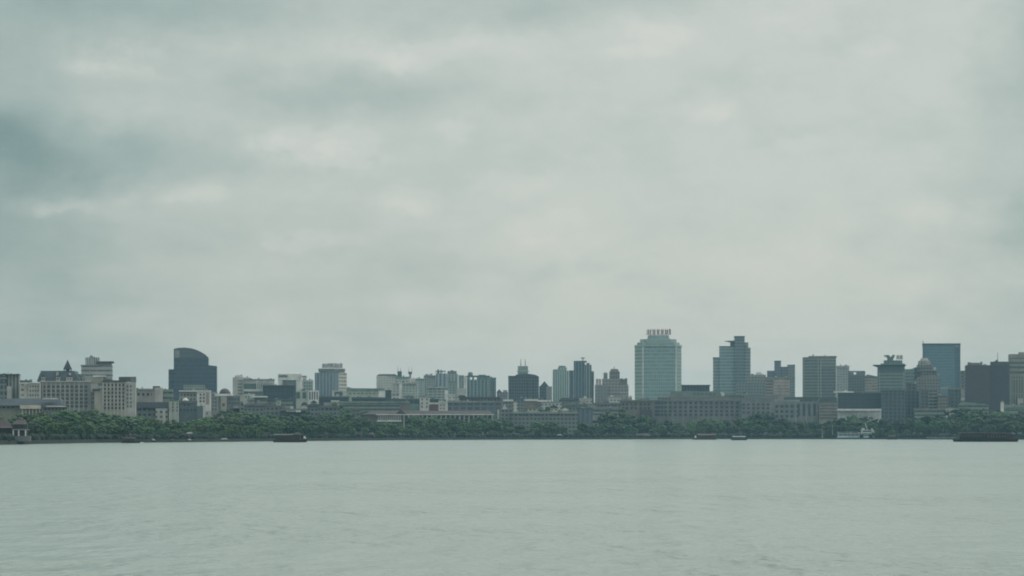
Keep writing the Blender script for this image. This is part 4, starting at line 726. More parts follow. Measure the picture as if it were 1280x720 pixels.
# ---- low houses, centre
t = low('low_house', 'small white roofed house below the twin antenna building', 629.5, 641, 499.4, 2350, F_low, 'slab', WHITE)
t = T('gable_house', 'small house with a pale pointed gable left of the centre trees', BLD, 2060, 631); t.blk('wall', 624, 640, 511.4, m=F_low, depth=14); t.prof('roof', [(627.4, 511.6), (634.4, 511.6), (631, 504.6)], dy=-.8, depth=12, m=PALE); t.blk('wing', 621.6, 624, 512, m=PALE, depth=10)
low('low_block', 'low slate block under the twin antenna building', 646, 678, 497.4, 2550, F_low, 'slab', mat('blue_grey_roof', (.085, .10, .12)))
low('low_house', 'white roofed low house with pink wall under the pointed roof block', 656, 672, 499, 2350, mat('rosy_render', (.18, .135, .13)), 'slab', WHITE)
low('low_house', 'bright white roofed house under the pale teal tower', 673, 688, 500, 2300, F_low, 'slab', WHITE)
low('low_block', 'plain mauve grey block under the pale teal tower', 677, 702, 503, 2250, F_resA, None, GREY)
low('low_block', 'dark slate hipped roof block under the dark teal tower', 699, 738, 498, 2400, F_low, 'hip', mat('blue_grey_roof', (.085, .10, .12)))
t = low('low_house', 'house with rosy white balconies under the dark teal tower', 724, 740, 498.6, 2280, F_resA, None, PALE); t.blk('banner', 727, 734, 500.6, 502.4, dy=-.5, depth=.4, m=PINK)
low('low_house', 'low orange brown roofed house in the centre trees', 659, 672, 508, 2080, F_resA, 'hip', mat('ochre_roof', (.20, .145, .115)))
t = low('low_house', 'small pale house with a peaked end wall left of the slate blue block', 702, 711, 511, 2060, F_resB, 'hip', PALE)
t = low('lakeside_wall_block', 'long low grey lakeside block with a pale roof line and a row of dark windows', 640, 722, 514.6, 2050, F_low, 'slab', mat('stone_roof_line', (.26, .28, .25)), wins=[(GR(645, 12, 6.4), [519], 2.8, 2, NAVY)])
t = low('low_block', 'slate blue block with faint vertical ribs right of the long lakeside wall block', 722, 741, 511, 2090, facade('slate_ribs', (.12, .15, .19), (.07, .095, .125), 4, 20, .5, 1), None, mat('blue_grey_roof', (.085, .10, .12)))
low('low_block', 'broad teal roofed block behind the slate blue ribbed block', 706, 742, 504.4, 2200, F_low, 'slab', mat('jade_roof', (.14, .18, .17), .6))
t = low('banded_house', 'pale grey house with three horizontal bands below the ornate building', 740, 773, 509, 2150, mat('dove_render', (.27, .28, .27)), 'slab', mat('ash_roof', (.22, .23, .23))); t.bands(741, 772, [513.6, 517.6], 1.6, GLASSM)
low('low_block', 'dark drab block at the foot of the ornate building', 742, 776, 503.4, 2250, F_low, 'slab', MGREY)
low('low_block', 'cream ledge block between the ornate building and the taupe block', 760, 790, 496.6, 2420, F_resA, None, PALE)

# small houses between the bigger ones
low('low_house', 'pale cream hut in the trees right of the brown domed house', 291, 299, 508, 1850, F_resB, 'hip', GREY, 10, hip=2)
low('low_house', 'pale low house with three dark windows under the awning shop', 321, 333, 502, 2000, PALE, 'slab', GREY, 12, wins=[([324, 327.4, 330.6], [506], 1.7, 1.8, GLASSM)])
low('low_house', 'narrow pale green stair house under the navy block', 345, 351, 501, 2030, mat('pale_green_render', (.38, .42, .36)), None, GREY, 10, wins=[([348], [504, 507.6], 1.8, 1.8, GLASSM)])
low('low_house', 'tiny cream house in front of the slit window house', 377, 384, 503.4, 2040, F_resB, 'hip', BROWNR, 10, hip=2)
low('low_house', 'white gabled house at the right corner of the slit window house', 388.6, 396, 501, 2100, mat('chalk_render', (.52, .52, .49)), 'hip', SLATE, 10, hip=3, wins=[([391, 393.8], [505.4], 1.3, 1.8, GLASSM)])
low('low_house', 'small grey house in trees left of the banded green grey building', 440, 450, 510.4, 2000, F_low, 'hip', mat('mauve_roof', (.14, .13, .15)), 10, hip=2.5)
low('low_house', 'small chalk white house below the pale mint flats', 490, 499, 493.6, 2500, F_resB, None, GREY, 12)
low('low_house', 'blush low house with flat roof below the blush white flats', 506, 517, 494.4, 2480, mat('blush_white', (.60, .52, .50)), 'slab', MGREY, 12, wins=[([509, 512, 515], [498], 1.5, 1.3, GLASSM)])
low('low_house', 'small white stepped house below the square green grey flats', 561, 569, 493.4, 2450, F_resB, None, WHITE, 12)
low('low_house', 'grey house with a brown roof below the slim white edged flats', 572, 583, 494.6, 2470, F_resA, 'hip', BROWNR, 12, hip=2.5)
low('low_house', 'thin pale house between the white roofed house and the slate block', 641.5, 646.5, 502.6, 2300, F_resB, None, GREY, 8)
low('low_house', 'low cream house with slate roof at the right foot of the twin antenna building', 688, 697, 507.4, 2100, F_resB, 'hip', SLATE, 10, hip=2)
low('low_house', 'grey lean house on the left of the ornate building foot', 735, 744, 506.4, 2180, F_resA, 'slab', GREY, 12)
# plant rooms, tanks and masts that stand on the flat roofs
rr = random.Random(77)
for t in THINGS:
    if t.cat != BLD or t.pitched or not t.flat: continue
    for a, c, top, dy, dep in list(t.flat[:2]):
        if c - a < 7: continue
        for q in range(min(4, 1 + int((c - a) / 13))):
            wd = rr.uniform(1.2, min(4.5, (c - a) * .25)); x = rr.uniform(a + .6, c - wd - .6)
            yy = min([r for (a2, c2, r) in t.cover if a2 < x + wd and c2 > x] + [top])
            if yy < top - 4: continue
            t.blk('roof_unit', x, x + wd, yy - rr.uniform(.5, 1.7), top, dy=dy + dep * rr.uniform(.25, .5), depth=rr.uniform(2, 5), m=rr.choice((GREY, MGREY, DGREY, PALE, TEALC)))
        if rr.random() < .3: t.mast('roof_mast', rr.uniform(a + 1, c - 1), top - rr.uniform(2.5, 4.5), top, dy=dy + dep * .5, r=.16)
# ================================================================== TREES
def leafmat(name, col, var=.32):
    m, nt, p = _new(name)
    tc = nt.nodes.new('ShaderNodeTexCoord'); oi = nt.nodes.new('ShaderNodeObjectInfo')
    nz = nt.nodes.new('ShaderNodeTexNoise'); nz.inputs['Scale'].default_value = .35; nz.inputs['Detail'].default_value = 6; nz.inputs['Roughness'].default_value = .7
    nt.links.new(tc.outputs['Object'], nz.inputs['Vector'])
    k = _math(nt, 'ADD', _math(nt, 'MULTIPLY', nz.outputs['Fac'], var * 2), 1 - var)
    hs = nt.nodes.new('ShaderNodeHueSaturation'); hs.inputs['Color'].default_value = (*col, 1)
    nt.links.new(_math(nt, 'ADD', _math(nt, 'MULTIPLY', oi.outputs['Random'], .05), .475), hs.inputs['Hue'])
    nt.links.new(_math(nt, 'MULTIPLY', k, _math(nt, 'ADD', _math(nt, 'MULTIPLY', oi.outputs['Random'], .5), .75)), hs.inputs['Value'])
    nt.links.new(hs.outputs[0], p.inputs['Base Color']); p.inputs['Roughness'].default_value = .75
    p.inputs['Specular IOR Level'].default_value = .2
    MATS[name] = m
    return m
LEAF = [leafmat('fresh_green_leaves', (.066, .114, .046)), leafmat('mid_green_leaves', (.048, .086, .038)), leafmat('dark_green_leaves', (.029, .052, .031))]
BARK = mat('tree_bark', (.07, .055, .045), .9, .3, 1.5)

_b = bmesh.new(); bmesh.ops.create_icosphere(_b, subdivisions=1, radius=1)
ICOV = [v.co.copy() for v in _b.verts]; ICOF = [[v.index for v in f.verts] for f in _b.faces]; _b.free()

def clump(mb, c, r, rnd, sq=.8):
    o = Vector((rnd.uniform(0, 99), rnd.uniform(0, 99), 0))
    vs = []
    for v in ICOV:
        k = r * (1 + .55 * noise.noise(v * 1.7 + o)) * rnd.uniform(.86, 1.14)
        vs.append((c[0] + v.x * k, c[1] + v.y * k, c[2] + v.z * k * sq))
    mb.add(vs, ICOF)
def leaves(mb, c, r, n, rnd, s=.55):
    for _ in range(n):
        d = Vector((rnd.gauss(0, 1), rnd.gauss(0, 1), rnd.gauss(0, .8))).normalized() * r * rnd.uniform(.95, 1.45)
        p = Vector(c) + d; a = Vector((rnd.gauss(0, 1), rnd.gauss(0, 1), rnd.gauss(0, 1))).normalized(); b = a.orthogonal().normalized(); q = s * rnd.uniform(.5, 1.3)
        mb.add([p - a * q, p + b * q * .6, p + a * q, p - b * q * .6], [(0, 1, 2, 3)])

def tree_mesh(kind, seed):
    """a tree ten metres tall: (trunk with limbs, crown of leaf clumps)"""
    rnd = random.Random(seed); cr, tk = MB(), MB()
    if kind == 'round':   W, z0, n = rnd.uniform(3.9, 5.0), 2.1, 110
    elif kind == 'tall':  W, z0, n = rnd.uniform(2.6, 3.4), 2.0, 90
    else:                 W, z0, n = rnd.uniform(4.2, 5.2), 1.0, 110        # willow
    lobes = []
    for k in range(rnd.randint(3, 5)):
        a = rnd.uniform(0, 6.28); q = rnd.uniform(.25, .62) * W
        lobes.append((math.cos(a) * q, math.sin(a) * q, rnd.uniform(4.2, 7.9), rnd.uniform(.42, .62) * W))
    lobes.append((rnd.uniform(-.6, .6), rnd.uniform(-.6, .6), 7.2, .5 * W))
    for k in range(n):
        lx, ly, lz, lr = rnd.choice(lobes)
        d = Vector((rnd.gauss(0, 1), rnd.gauss(0, 1), rnd.gauss(.15, .8))).normalized() * lr * rnd.uniform(.72, 1.02)
        c = (lx + d.x, ly + d.y, min(9.3, max(z0 + .6, lz + d.z * .85)))
        r = rnd.uniform(.36, .85)
        clump(cr, c, r, rnd); leaves(cr, c, r, 6, rnd, .22)
    if kind == 'willow':
        for k in range(34):
            a = rnd.uniform(0, 6.28); q = W * rnd.uniform(.7, 1.02); x, y = math.cos(a) * q, math.sin(a) * q
            zt = rnd.uniform(3.8, 6.0); zb = rnd.uniform(.5, 2.2); ww = rnd.uniform(.22, .5)
            cr.loft([[(x - ww, y, zt), (x, y - ww, zt), (x + ww, y, zt), (x, y + ww, zt)],
                     [(x - ww * .8 + .1, y, (zt + zb) / 2), (x, y - ww, (zt + zb) / 2), (x + ww, y, (zt + zb) / 2), (x, y + ww * .8, (zt + zb) / 2)],
                     [(x - .06, y, zb), (x, y - .06, zb), (x + .06, y, zb), (x, y + .06, zb)]])
    tk.cyl(0, 0, -.2, 4.2, .30, .2, 8)
    for lx, ly, lz, lr in lobes[:5]: tk.tube((0, 0, rnd.uniform(2.2, 3.8)), (lx * .9, ly * .9, lz - .3), .11, 5)
    return tk.mesh('trunk', BARK), [cr.mesh('crown', lm) for lm in LEAF]
TREES = {k: [tree_mesh(k, 100 * i + s) for s in range(n)] for i, (k, n) in enumerate((('round', 5), ('tall', 2), ('willow', 3)))}

TOP = [(-160, 514), (0, 520), (20, 517), (45, 512), (60, 510), (100, 511), (112, 515), (140, 513), (160, 517), (200, 520), (212, 522), (232, 524), (262, 521), (275, 513), (298, 513), (312, 516), (330, 516), (345, 516), (365, 517), (385, 513),
       (405, 516), (435, 515), (448, 518), (462, 523), (480, 528), (500, 525), (520, 520), (545, 523), (560, 522), (580, 520), (605, 521), (622, 523), (640, 521), (662, 523), (675, 516), (690, 519), (708, 513), (722, 519), (735, 523), (752, 522),
       (765, 516), (785, 514), (800, 516), (815, 519), (830, 523), (850, 525), (875, 522), (890, 519), (910, 522), (935, 517), (955, 513), (968, 512), (985, 522), (1005, 527), (1030, 527), (1050, 519), (1070, 515), (1090, 519), (1110, 521), (1140, 519),
       (1165, 517), (1195, 517), (1215, 513), (1240, 512), (1262, 512), (1280, 510), (1440, 508)]
def lerp(tab, x):
    if x <= tab[0][0]: return tab[0][1]
    for (a, u), (b, v) in zip(tab, tab[1:]):
        if x <= b: return u + (v - u) * (x - a) / (b - a)
    return tab[-1][1]
CLUSTERS = [  # right end, what stands by the trees, group
    (62, 'below the far left slate hall', 'trees below the far left hall'),
    (125, 'below the mansard hotel', 'trees below the mansard hotel'),
    (212, 'below the loggia building', 'trees below the loggia building'),
    (300, 'below the dark glass tower', 'trees below the dark glass tower'),
    (392, 'behind the dark cruise boat', 'trees behind the dark roofed cruise boat'),
    (458, 'below the sign tower', 'trees below the sign tower'),
    (622, 'before the brown roofed gallery', 'trees in front of the gallery'),
    (722, 'below the twin antenna building', 'trees below the twin antenna building'),
    (812, 'below the ornate building', 'trees below the ornate building'),
    (928, 'before the long window block', 'trees in front of the long window block'),
    (1046, 'before the striped end block', 'trees in front of the striped end block'),
    (1150, 'behind the white ferry', 'trees behind the white ferry'),
    (1500, 'behind the long dark boat', 'trees behind the long dark boat')]
KINDN = {'round': ('broadleaf_tree', 'round'), 'tall': ('poplar_tree', 'narrow'), 'willow': ('willow_tree', 'drooping')}
SHADE = ['fresh green', 'mid green', 'dark green']
rt = random.Random(5); ntree = 0
def plant(px, D, top, kind, shade, row):
    global ntree
    tk, crs = TREES[kind][rt.randrange(len(TREES[kind]))]
    h = PZ(top, D) - G
    if h < 3: return
    cl = next(c for c in CLUSTERS if px <= c[0])
    nm, adj = KINDN[kind]
    o = bpy.data.objects.new(nm, None); COL.objects.link(o); o.location = (PX(px, D), D, G - .05); o.rotation_euler.z = rt.uniform(0, 6.28)
    sx = h / 10 * rt.uniform(1.15, 1.6) * (min(1.0, 15 / h) ** .25)
    o.scale = (sx, sx, h / 9.9)
    where = {0: 'on the bank', 1: 'behind the bank', 2: 'farther back'}[row]
    tag(o, f'{SHADE[shade]} {adj} tree {where} {cl[1]}'[:200], 'tree', f'{SHADE[shade]} {KINDN[kind][1]} {cl[2]}, {where}')
    t = link('trunk', tk, o); c = link('crown', crs[shade], o)
    ntree += 1
# back row makes the tree line; the middle row fills; the bank row hangs over the water
for row, (off, step, drop) in enumerate(((7, 17, 13), (62, 17, 6.5), (125, 17, 0))):
    px = -34.0 + row * 5
    while px < 1318:
        D = DS(px) + off + rt.uniform(-4, 22)
        ya = lerp(TOP, px); base = HY + S * (H - G) / D
        top = ya + drop + rt.uniform(-1.5, 2.5)
        if row == 0: top = max(top, base - 24) + rt.uniform(-2, 5)
        top = min(top, base - 10)
        bright = noise.noise(Vector((px * .021, row * 3.1, 7))) + rt.uniform(-.35, .35) - .12 * (px > 780) - .2 * (px > 1050) - (.25 if 760 < px < 803 else 0)
        shade = 0 if bright > .12 else 1 if bright > -.28 else 2
        kind = rt.choices(('round', 'tall', 'willow'), ((5, .3, 5), (8, 1, 2), (8, 1.6, 0))[row])[0]
        if row == 0 and px < 38: px += 40; continue
        plant(px, D, top, kind, shade, row)
        px += step * rt.uniform(.72, 1.3)
# park trees farther in, between the houses
for px, D, top in ((607, 1945, 522), (614, 1930, 524), (592, 1930, 526), (112, 1440, 508), (120, 1445, 510), (288, 1830, 508), (318, 1990, 502.5), (420, 2090, 499.5), (412, 2020, 506), (436, 2060, 509), (452, 2120, 512), (524, 1960, 517.5), (545, 1955, 518.5), (566, 1950, 519), (598, 1955, 519),
                   (662, 2200, 503.5), (682, 2120, 505.5), (690, 2140, 507), (697, 2120, 509), (756, 2120, 511), (774, 2200, 507), (946, 2290, 514), (1000, 2440, 495), (1012, 2440, 495.4), (1030, 2440, 496), (1206, 2120, 508), (1228, 2110, 508.6), (1247, 2120, 510)):
    plant(px, D, top, 'round', 1 if px < 900 else 2, 2)

# shrubs along the bank, too many and too tangled to count
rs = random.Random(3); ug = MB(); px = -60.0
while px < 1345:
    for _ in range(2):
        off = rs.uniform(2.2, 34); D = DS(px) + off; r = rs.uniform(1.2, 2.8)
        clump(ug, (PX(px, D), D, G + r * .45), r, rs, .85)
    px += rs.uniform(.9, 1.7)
tag(link('undergrowth', ug.mesh('undergrowth', leafmat('shaded_shrub_leaves', (.014, .024, .018)))), kind='stuff')  # leaf colour darkened to paint in the shade at the trees' foot

# ================================================================== LAKESIDE THINGS
t = T('lake_pavilion', 'two storey lakeside pavilion with purple brown roofs and white posts at the far left', 'pavilion', 1105, 22)
t.blk('wall', 15.5, 34, 530.6, 545.5, m=mat('pavilion_wall', (.07, .065, .075)), depth=7, dy=2); t.blk('base', -30, 38, 545, m=MGREY, depth=12)
D = 1105
t.put('upper_roof', MB().prism(t.foot(14.4, 33.4, 0, 10), PZ(530.4, D), PZ(524.4, D), [(PX(19, D), D + 4), (PX(28, D), D + 4), (PX(28, D), D + 6), (PX(19, D), D + 6)]), PURPLE)
t.put('lower_roof', MB().prism(t.foot(-30, 16, -1, 12), PZ(535.4, D), PZ(524, D), [(PX(-24, D), D + 4), (PX(4, D), D + 4), (PX(4, D), D + 6), (PX(-24, D), D + 6)]), PURPLE)
t.blk('wall', -28, 14, 535.2, 545.5, m=mat('pavilion_wall', (.07, .065, .075)), depth=7, dy=2)
t.blk('balcony', 15, 37, 536.4, 537.6, dy=-.6, depth=3, m=GREY); t.blk('lower_roof_edge', 1, 15.2, 533.4, 534.4, dy=-1.4, depth=.6, m=PINK)
for c in (16.6, 23.4, 32): t.blk('post', c - .8, c + .8, 537.5, 545.2, dy=-.4, depth=.6, m=WHITE)
t.wins([19.8, 27.4], [533.4], 3, 3.4, GLASSD, dy=2)
t = T('stone_lantern_kiosk', 'pale stone lantern shaped kiosk standing on the bank below the mansard hotel', 'kiosk', 1262, 101)
t.blk('base', 97, 105, 550.4, m=PALE, depth=3); t.blk('shaft', 98.6, 104, 545, 550.4, dy=.5, depth=2, m=GREY); t.blk('eave', 97.4, 105, 543.6, 545, dy=-.2, depth=3.4, m=PALE); t.prof('roof', [(98, 543.7), (104.4, 543.7), (101.4, 539.6)], dy=.4, depth=2.2, m=GREY); t.wins([101.3], [547.6], 2.2, 2.6, GLASSD, dy=.5)
def awning(name, label, a, c, top, D, m, posts=True, cat='awning'):
    t = T(name, label, cat, D, (a + c) / 2)
    h = (c - a) * .16
    t.prof('roof', [(a, top + h * .8 + .6), (c, top + h * .8 + .6), (c - h * 2, top), (a + h * 2, top)], depth=3.5, m=m)
    for q in (a + 1, c - 1): t.blk('post', q - .25, q + .25, top + h * .8 + .6, dy=.5, depth=.3, m=METAL)
    for q in (a + 1, c - 1): t.blk('post', q - .25, q + .25, top + h * .8 + .6, dy=2.6, depth=.3, m=METAL)
awning('bank_awning', 'white awning on the bank right of the domed covered boat', 185, 194.6, 548.4, 1335, WHITE)
awning('bank_awning', 'dull reddish awning on the bank below the narrow pale green house', 211, 218, 549, 1352, mat('rosy_render', (.18, .135, .13)))
awning('bank_awning', 'bright white awning high among trees below the dark glass tower', 232, 241.6, 540, 1395, WHITE)
awning('bank_awning', 'small white awning at the water edge below the dark glass tower', 232.4, 239.4, 548.6, 1372, WHITE)
awning('bank_awning', 'pale awning on the bank left of the dark roofed cruise boat', 275, 285.4, 547.4, 1425, PALE)
awning('bank_awning', 'tiny white awning just left of the dark roofed cruise boat', 327, 332.4, 546.4, 1528, WHITE)
awning('bank_awning', 'blush coloured awning right of the dark roofed cruise boat', 406, 412, 547, 1640, PINK)
awning('bank_awning', 'white awning at the left of the gallery landing', 453.4, 461, 543.6, 1715, WHITE)
awning('bank_awning', 'dull pink roof just above the white awning of the gallery landing', 460, 469, 540.8, 1745, PINK)
awning('bank_awning', 'dull pink roof in the middle of the gallery landing', 473, 480.6, 541, 1750, PINK)
awning('bank_awning', 'long bright white awning at the water edge of the gallery landing', 484, 496, 545.4, 1768, WHITE)
awning('bank_awning', 'pale pink roof upper right of the gallery landing', 490, 496.4, 540.8, 1775, mat('blush_white', (.60, .52, .50)))
awning('bank_awning', 'grey roof rightmost of the gallery landing', 496.8, 503, 541.2, 1772, GREY)
awning('bank_awning', 'pale green awning on the bank below the pale teal tower', 695, 704, 542.6, 1970, mat('pale_green_render', (.38, .42, .36)))
t = T('boat_shed', 'long low mauve boat shed with pale roof on the bank left of the tallest tower', 'shed', 2052, 796)
t.blk('wall', 779, 812, 544.2, m=mat('mauve_shed', (.12, .10, .105)), depth=6, dy=3); t.prof('roof', [(777.6, 544.4), (814, 544.4), (810, 542), (781, 541.6)], dy=1.6, depth=9, m=mat('mauve_grey_roof', (.22, .20, .21))); t.wins(GR(783, 8, 3.7), [546], 1.8, 1.4, GLASSD, dy=3)
for px, top, lab in ((1040.6, 530.6, 'pale flagpole at the left end of the white ferry'), (1028, 535.4, 'short pale flagpole left of the white ferry, before the striped end block')):
    t = T('flagpole', lab, 'flagpole', 2075, px); t.mast('pole', px, top, 546.6, dy=0, r=.26, m=mat('pole_grey', (.32, .34, .33), .5)); t.blk('base', px - .9, px + .9, 545.6, dy=-.6, depth=1.2, m=GREY)
for i, (px, D) in enumerate(((1118, 2040), (1150, 2000), (1176, 1985))): pass
t = T('landing_stage', 'long grey landing stage along the bank left of the long dark boat', 'pier', 1966, 1176)
t.blk('deck', 1158, 1199, 546.9, 547.7, dy=-6, depth=5, m=GREY)
for c in GR(1160, 8, 5.4): t.blk('pile', c - .3, c + .3, 547.7, 550.6, dy=-5, depth=.5, m=DGREY)
for q in (1159, 1178, 1197): t.blk('rail_post', q - .15, q + .15, 545.6, 546.9, dy=-5.8, depth=.2, m=METAL)
t.blk('rail', 1158.6, 1197.6, 545.3, 545.7, dy=-5.8, depth=.15, m=METAL)

# ================================================================== BOATS
HULLD = mat('dark_hull_paint', (.007, .008, .008), .8); HULLW = mat('white_hull_paint', (.40, .44, .44), .45); WOODD = mat('dark_stained_wood', (.042, .017, .014), .85); WOODR = mat('red_brown_wood', (.065, .030, .025), .8)
ROOFG = mat('boat_roof_grey', (.10, .097, .10), .8)
def hull(mb, L, W, h, bow, stern, zb=-.35, n=17):
    rings = []
    for k in range(n):
        u = -1 + 2 * k / (n - 1)
        w_ = W / 2 * max(.06, 1 - abs(u) ** 3.2); zt = h + (bow * max(0, u) ** 3 + stern * max(0, -u) ** 3); x = u * L / 2
        lo = .82 - .1 * abs(u) ** 3
        rings.append([(x, -w_, zt), (x * .97, -w_ * lo, zb + (zt - zb) * .18 * abs(u) ** 4), (x * .97, w_ * lo, zb + (zt - zb) * .18 * abs(u) ** 4), (x, w_, zt)])
    return mb.loft(rings)
def arched(mb, x0, x1, w, z, rise, th, up=0, n=9):
    """roof bent over the cabin's width, its ends turned up by up"""
    rings = []
    for k in range(9):
        t = -1 + 2 * k / 8; x = x0 + (x1 - x0) * (k / 8); e = up * abs(t) ** 4
        top = [(x, -w / 2 + w * i / (n - 1), z + e + rise * (1 - (2 * i / (n - 1) - 1) ** 2)) for i in range(n)]
        rings.append(top + [(x, y, q - th) for _, y, q in top[::-1]])
    return mb.loft(rings)
class Boat:
    def __init__(s, name, label, a, c, water, cat='boat', flip=False):
        D = H / ((water - HY) / S); s.k = D / S; s.L = (c - a) * s.k
        s.o = bpy.data.objects.new(name, None); COL.objects.link(s.o); s.o.location = (PX((a + c) / 2, D), D, 0); s.mid = (a + c) / 2
        if flip: s.o.rotation_euler.z = math.pi
        tag(s.o, label, cat)
    def put(s, part, mb, m, parent=None): return link(part, mb.mesh(part, m), parent or s.o)
    def row(s, part, m, x0, x1, n, w, z0, z1, y, th=.06):
        me = MB().box(-w / 2, w / 2, 0, th, z0, z1).mesh(part, m)
        for k in range(n):
            o = link(part, me, s.o); o.location = (x0 + (x1 - x0) * k / max(1, n - 1), y, 0)

# cruise boat left of centre
b = Boat('cruise_boat', 'dark wooden cruise boat with grey roof, raised stern pavilion and pale figurehead', 341, 384, 552.8); L = b.L
b.put('hull', hull(MB(), L, 4.2, 1.0, .9, .25), HULLD)
b.put('cabin', MB().box(-L * .43, L * .30, -1.6, 1.6, .85, 3.7), WOODD); b.row('window', GLASSD, -L * .39, L * .26, 11, .78, 1.9, 3.1, -1.68)
b.row('post', WOODR, -L * .42, L * .29, 12, .16, .9, 3.8, -1.85, .12); b.put('roof', arched(MB(), -L * .46, L * .12, 4.2, 4.0, .55, .18, .12), ROOFG)
p_ = b.put('stern_pavilion', MB().box(L * .13, L * .30, -1.5, 1.5, 3.65, 4.3), WOODR); b.put('pavilion_roof', MB().prism([(L * .08, -2.2), (L * .35, -2.2), (L * .35, 2.2), (L * .08, 2.2)], 4.2, 5.5, [(L * .18, -.3), (L * .25, -.3), (L * .25, .3), (L * .18, .3)]), mat('dark_tile_boat_roof', (.035, .036, .036), .7), p_)
b.put('bow_rail', MB().box(L * .31, L * .45, -1.2, -1.1, 1.3, 2.1), WOODR); b.put('figurehead', MB().loft([[(L * .39, -.5, 1.8), (L * .47, -.5, 1.9), (L * .47, .5, 1.9), (L * .39, .5, 1.8)], [(L * .40, -.6, 2.9), (L * .455, -.6, 2.6), (L * .455, .6, 2.6), (L * .40, .6, 2.9)], [(L * .41, -.3, 3.4), (L * .43, -.3, 3.3), (L * .43, .3, 3.3), (L * .41, .3, 3.4)]]), WHITE)
b.put('fender_strip', MB().box(-L * .40, L * .38, -2.14, -2.04, .55, .7), WOODR)
# boat before the blade roof tower
b = Boat('tour_boat', 'brown roofed tour boat with a white bow figure below the blade roof tower', 864, 896, 549.6, flip=True); L = b.L
b.put('hull', hull(MB(), L, 4, 1.1, 1.0, .2), mat('drab_hull_paint', (.085, .062, .05), .6)); b.put('cabin', MB().box(-L * .45, L * .22, -1.5, 1.5, .9, 3.3), WOODD); b.row('window', GLASSM, -L * .40, L * .18, 8, .9, 1.8, 2.8, 1.52); b.put('roof', arched(MB(), -L * .47, L * .27, 4.2, 3.5, .9, .25, .3), mat('mauve_boat_roof', (.09, .07, .075), .6)); b.put('figurehead', MB().dome(L * .33, 0, 1.5, .8, 1.7, 10, 4), WHITE); b.row('post', WOODR, -L * .44, L * .22, 8, .15, .9, 3.5, 1.7, .1)
# small boat
b = Boat('small_boat', 'small dark boat with a flat white roof right of the brown roofed tour boat', 914, 934, 550.2); L = b.L
b.put('hull', hull(MB(), L, 3, .9, .35, .25), HULLD); b.put('cabin', MB().box(-L * .38, L * .36, -1.1, 1.1, .8, 2.4), DGREY); b.put('roof', arched(MB(), -L * .43, L * .40, 3.0, 2.6, .25, .2), mat('white_roof_paint', (.5, .5, .48), .6)); b.row('window', GLASSM, -L * .32, L * .30, 5, .9, 1.35, 2.15, -1.16); b.row('post', METAL, -L * .4, L * .37, 4, .1, .8, 2.55, -1.3, .08)
# white ferry at the bank
b = Boat('white_ferry', 'white and pale teal ferry with a wheelhouse and mast moored at the bank', 1045, 1107, 549.0); L = b.L; k = b.k
X = lambda px: (px - b.mid) * k
b.put('hull', hull(MB(), L, 6, 1.4, .5, .2), mat('dark_teal_hull', (.05, .08, .08), .5)); b.put('hull_band', MB().box(X(1046), X(1072), -3.2, -2.9, 1.3, 2.7), mat('pale_teal_paint', (.33, .43, .45), .5)); b.put('hull_band', MB().box(X(1079), X(1104), -3.2, -2.9, 1.3, 2.6), mat('pale_teal_paint', (.33, .43, .45), .5))
b.put('saloon', MB().box(X(1047.4), X(1074), -2.5, 2.5, 1.35, 4.9), mat('ferry_saloon_grey', (.22, .24, .23), .6)); b.row('window', GLASSM, X(1050), X(1071), 9, 1.15, 2.9, 4.3, -2.56); b.row('post', HULLW, X(1047.8), X(1073.6), 6, .22, 1.35, 5, -2.8, .15); b.put('saloon_roof', MB().box(X(1046), X(1076), -3, 3, 4.92, 5.2), HULLW)
b.put('rail', MB().box(X(1048), X(1074), -2.8, -2.74, 5.9, 6.05), HULLW); b.row('rail_post', HULLW, X(1048), X(1074), 8, .08, 5.2, 6.05, -2.8, .06)
b.put('foredeck_house', MB().box(X(1079), X(1104), -2.3, 2.3, 1.35, 4.2), mat('ferry_saloon_grey', (.22, .24, .23), .6)); b.row('window', GLASSM, X(1081), X(1102), 7, 1.2, 2.5, 3.6, -2.36); b.put('foredeck_roof', MB().box(X(1078), X(1105), -2.7, 2.7, 4.22, 4.45), HULLW)
wh = b.put('wheelhouse', MB().box(X(1076.4), X(1089.6), -1.9, 1.9, 4.95, 7.5), HULLW); b.put('wheelhouse_window', MB().box(X(1078), X(1088.4), -1.96, -1.9, 6.1, 7.1), GLASSD, wh); b.put('wheelhouse_roof', MB().box(X(1075.6), X(1090.4), -2.2, 2.2, 7.52, 7.75), WHITE, wh)
b.put('funnel', MB().prism([(X(1077), -.8), (X(1080.6), -.8), (X(1080.6), .8), (X(1077), .8)], 7.7, 9.4), HULLW); b.put('slanted_screen', MB().profile([(X(1089), 8.8), (X(1090.6), 8.8), (X(1093.4), 5.0), (X(1091.2), 5.0)], -1.5, 1.5), WHITE)
b.put('mast', MB().tube((X(1084), 0, 7.7), (X(1081.6), 0, 13.4), .3), mat('mast_grey', (.35, .37, .36), .5)); b.put('crosstree', MB().box(X(1081), X(1085), -.1, .1, 11, 11.25), mat('mast_grey', (.35, .37, .36), .5))
# small craft at its bow
b = Boat('small_boat', 'small dark boat with a pale roof moored at the right end of the white ferry', 1108.5, 1121, 549.4); L = b.L
b.put('hull', hull(MB(), L, 2.6, .9, .5, .2), HULLD); b.put('cabin', MB().box(-L * .3, L * .3, -1, 1, .8, 2.5), WOODD); b.put('roof', arched(MB(), -L * .38, L * .38, 2.7, 2.7, .4, .2), ROOFG); b.row('window', GLASSM, -L * .2, L * .2, 3, .8, 1.4, 2.2, -1.06)
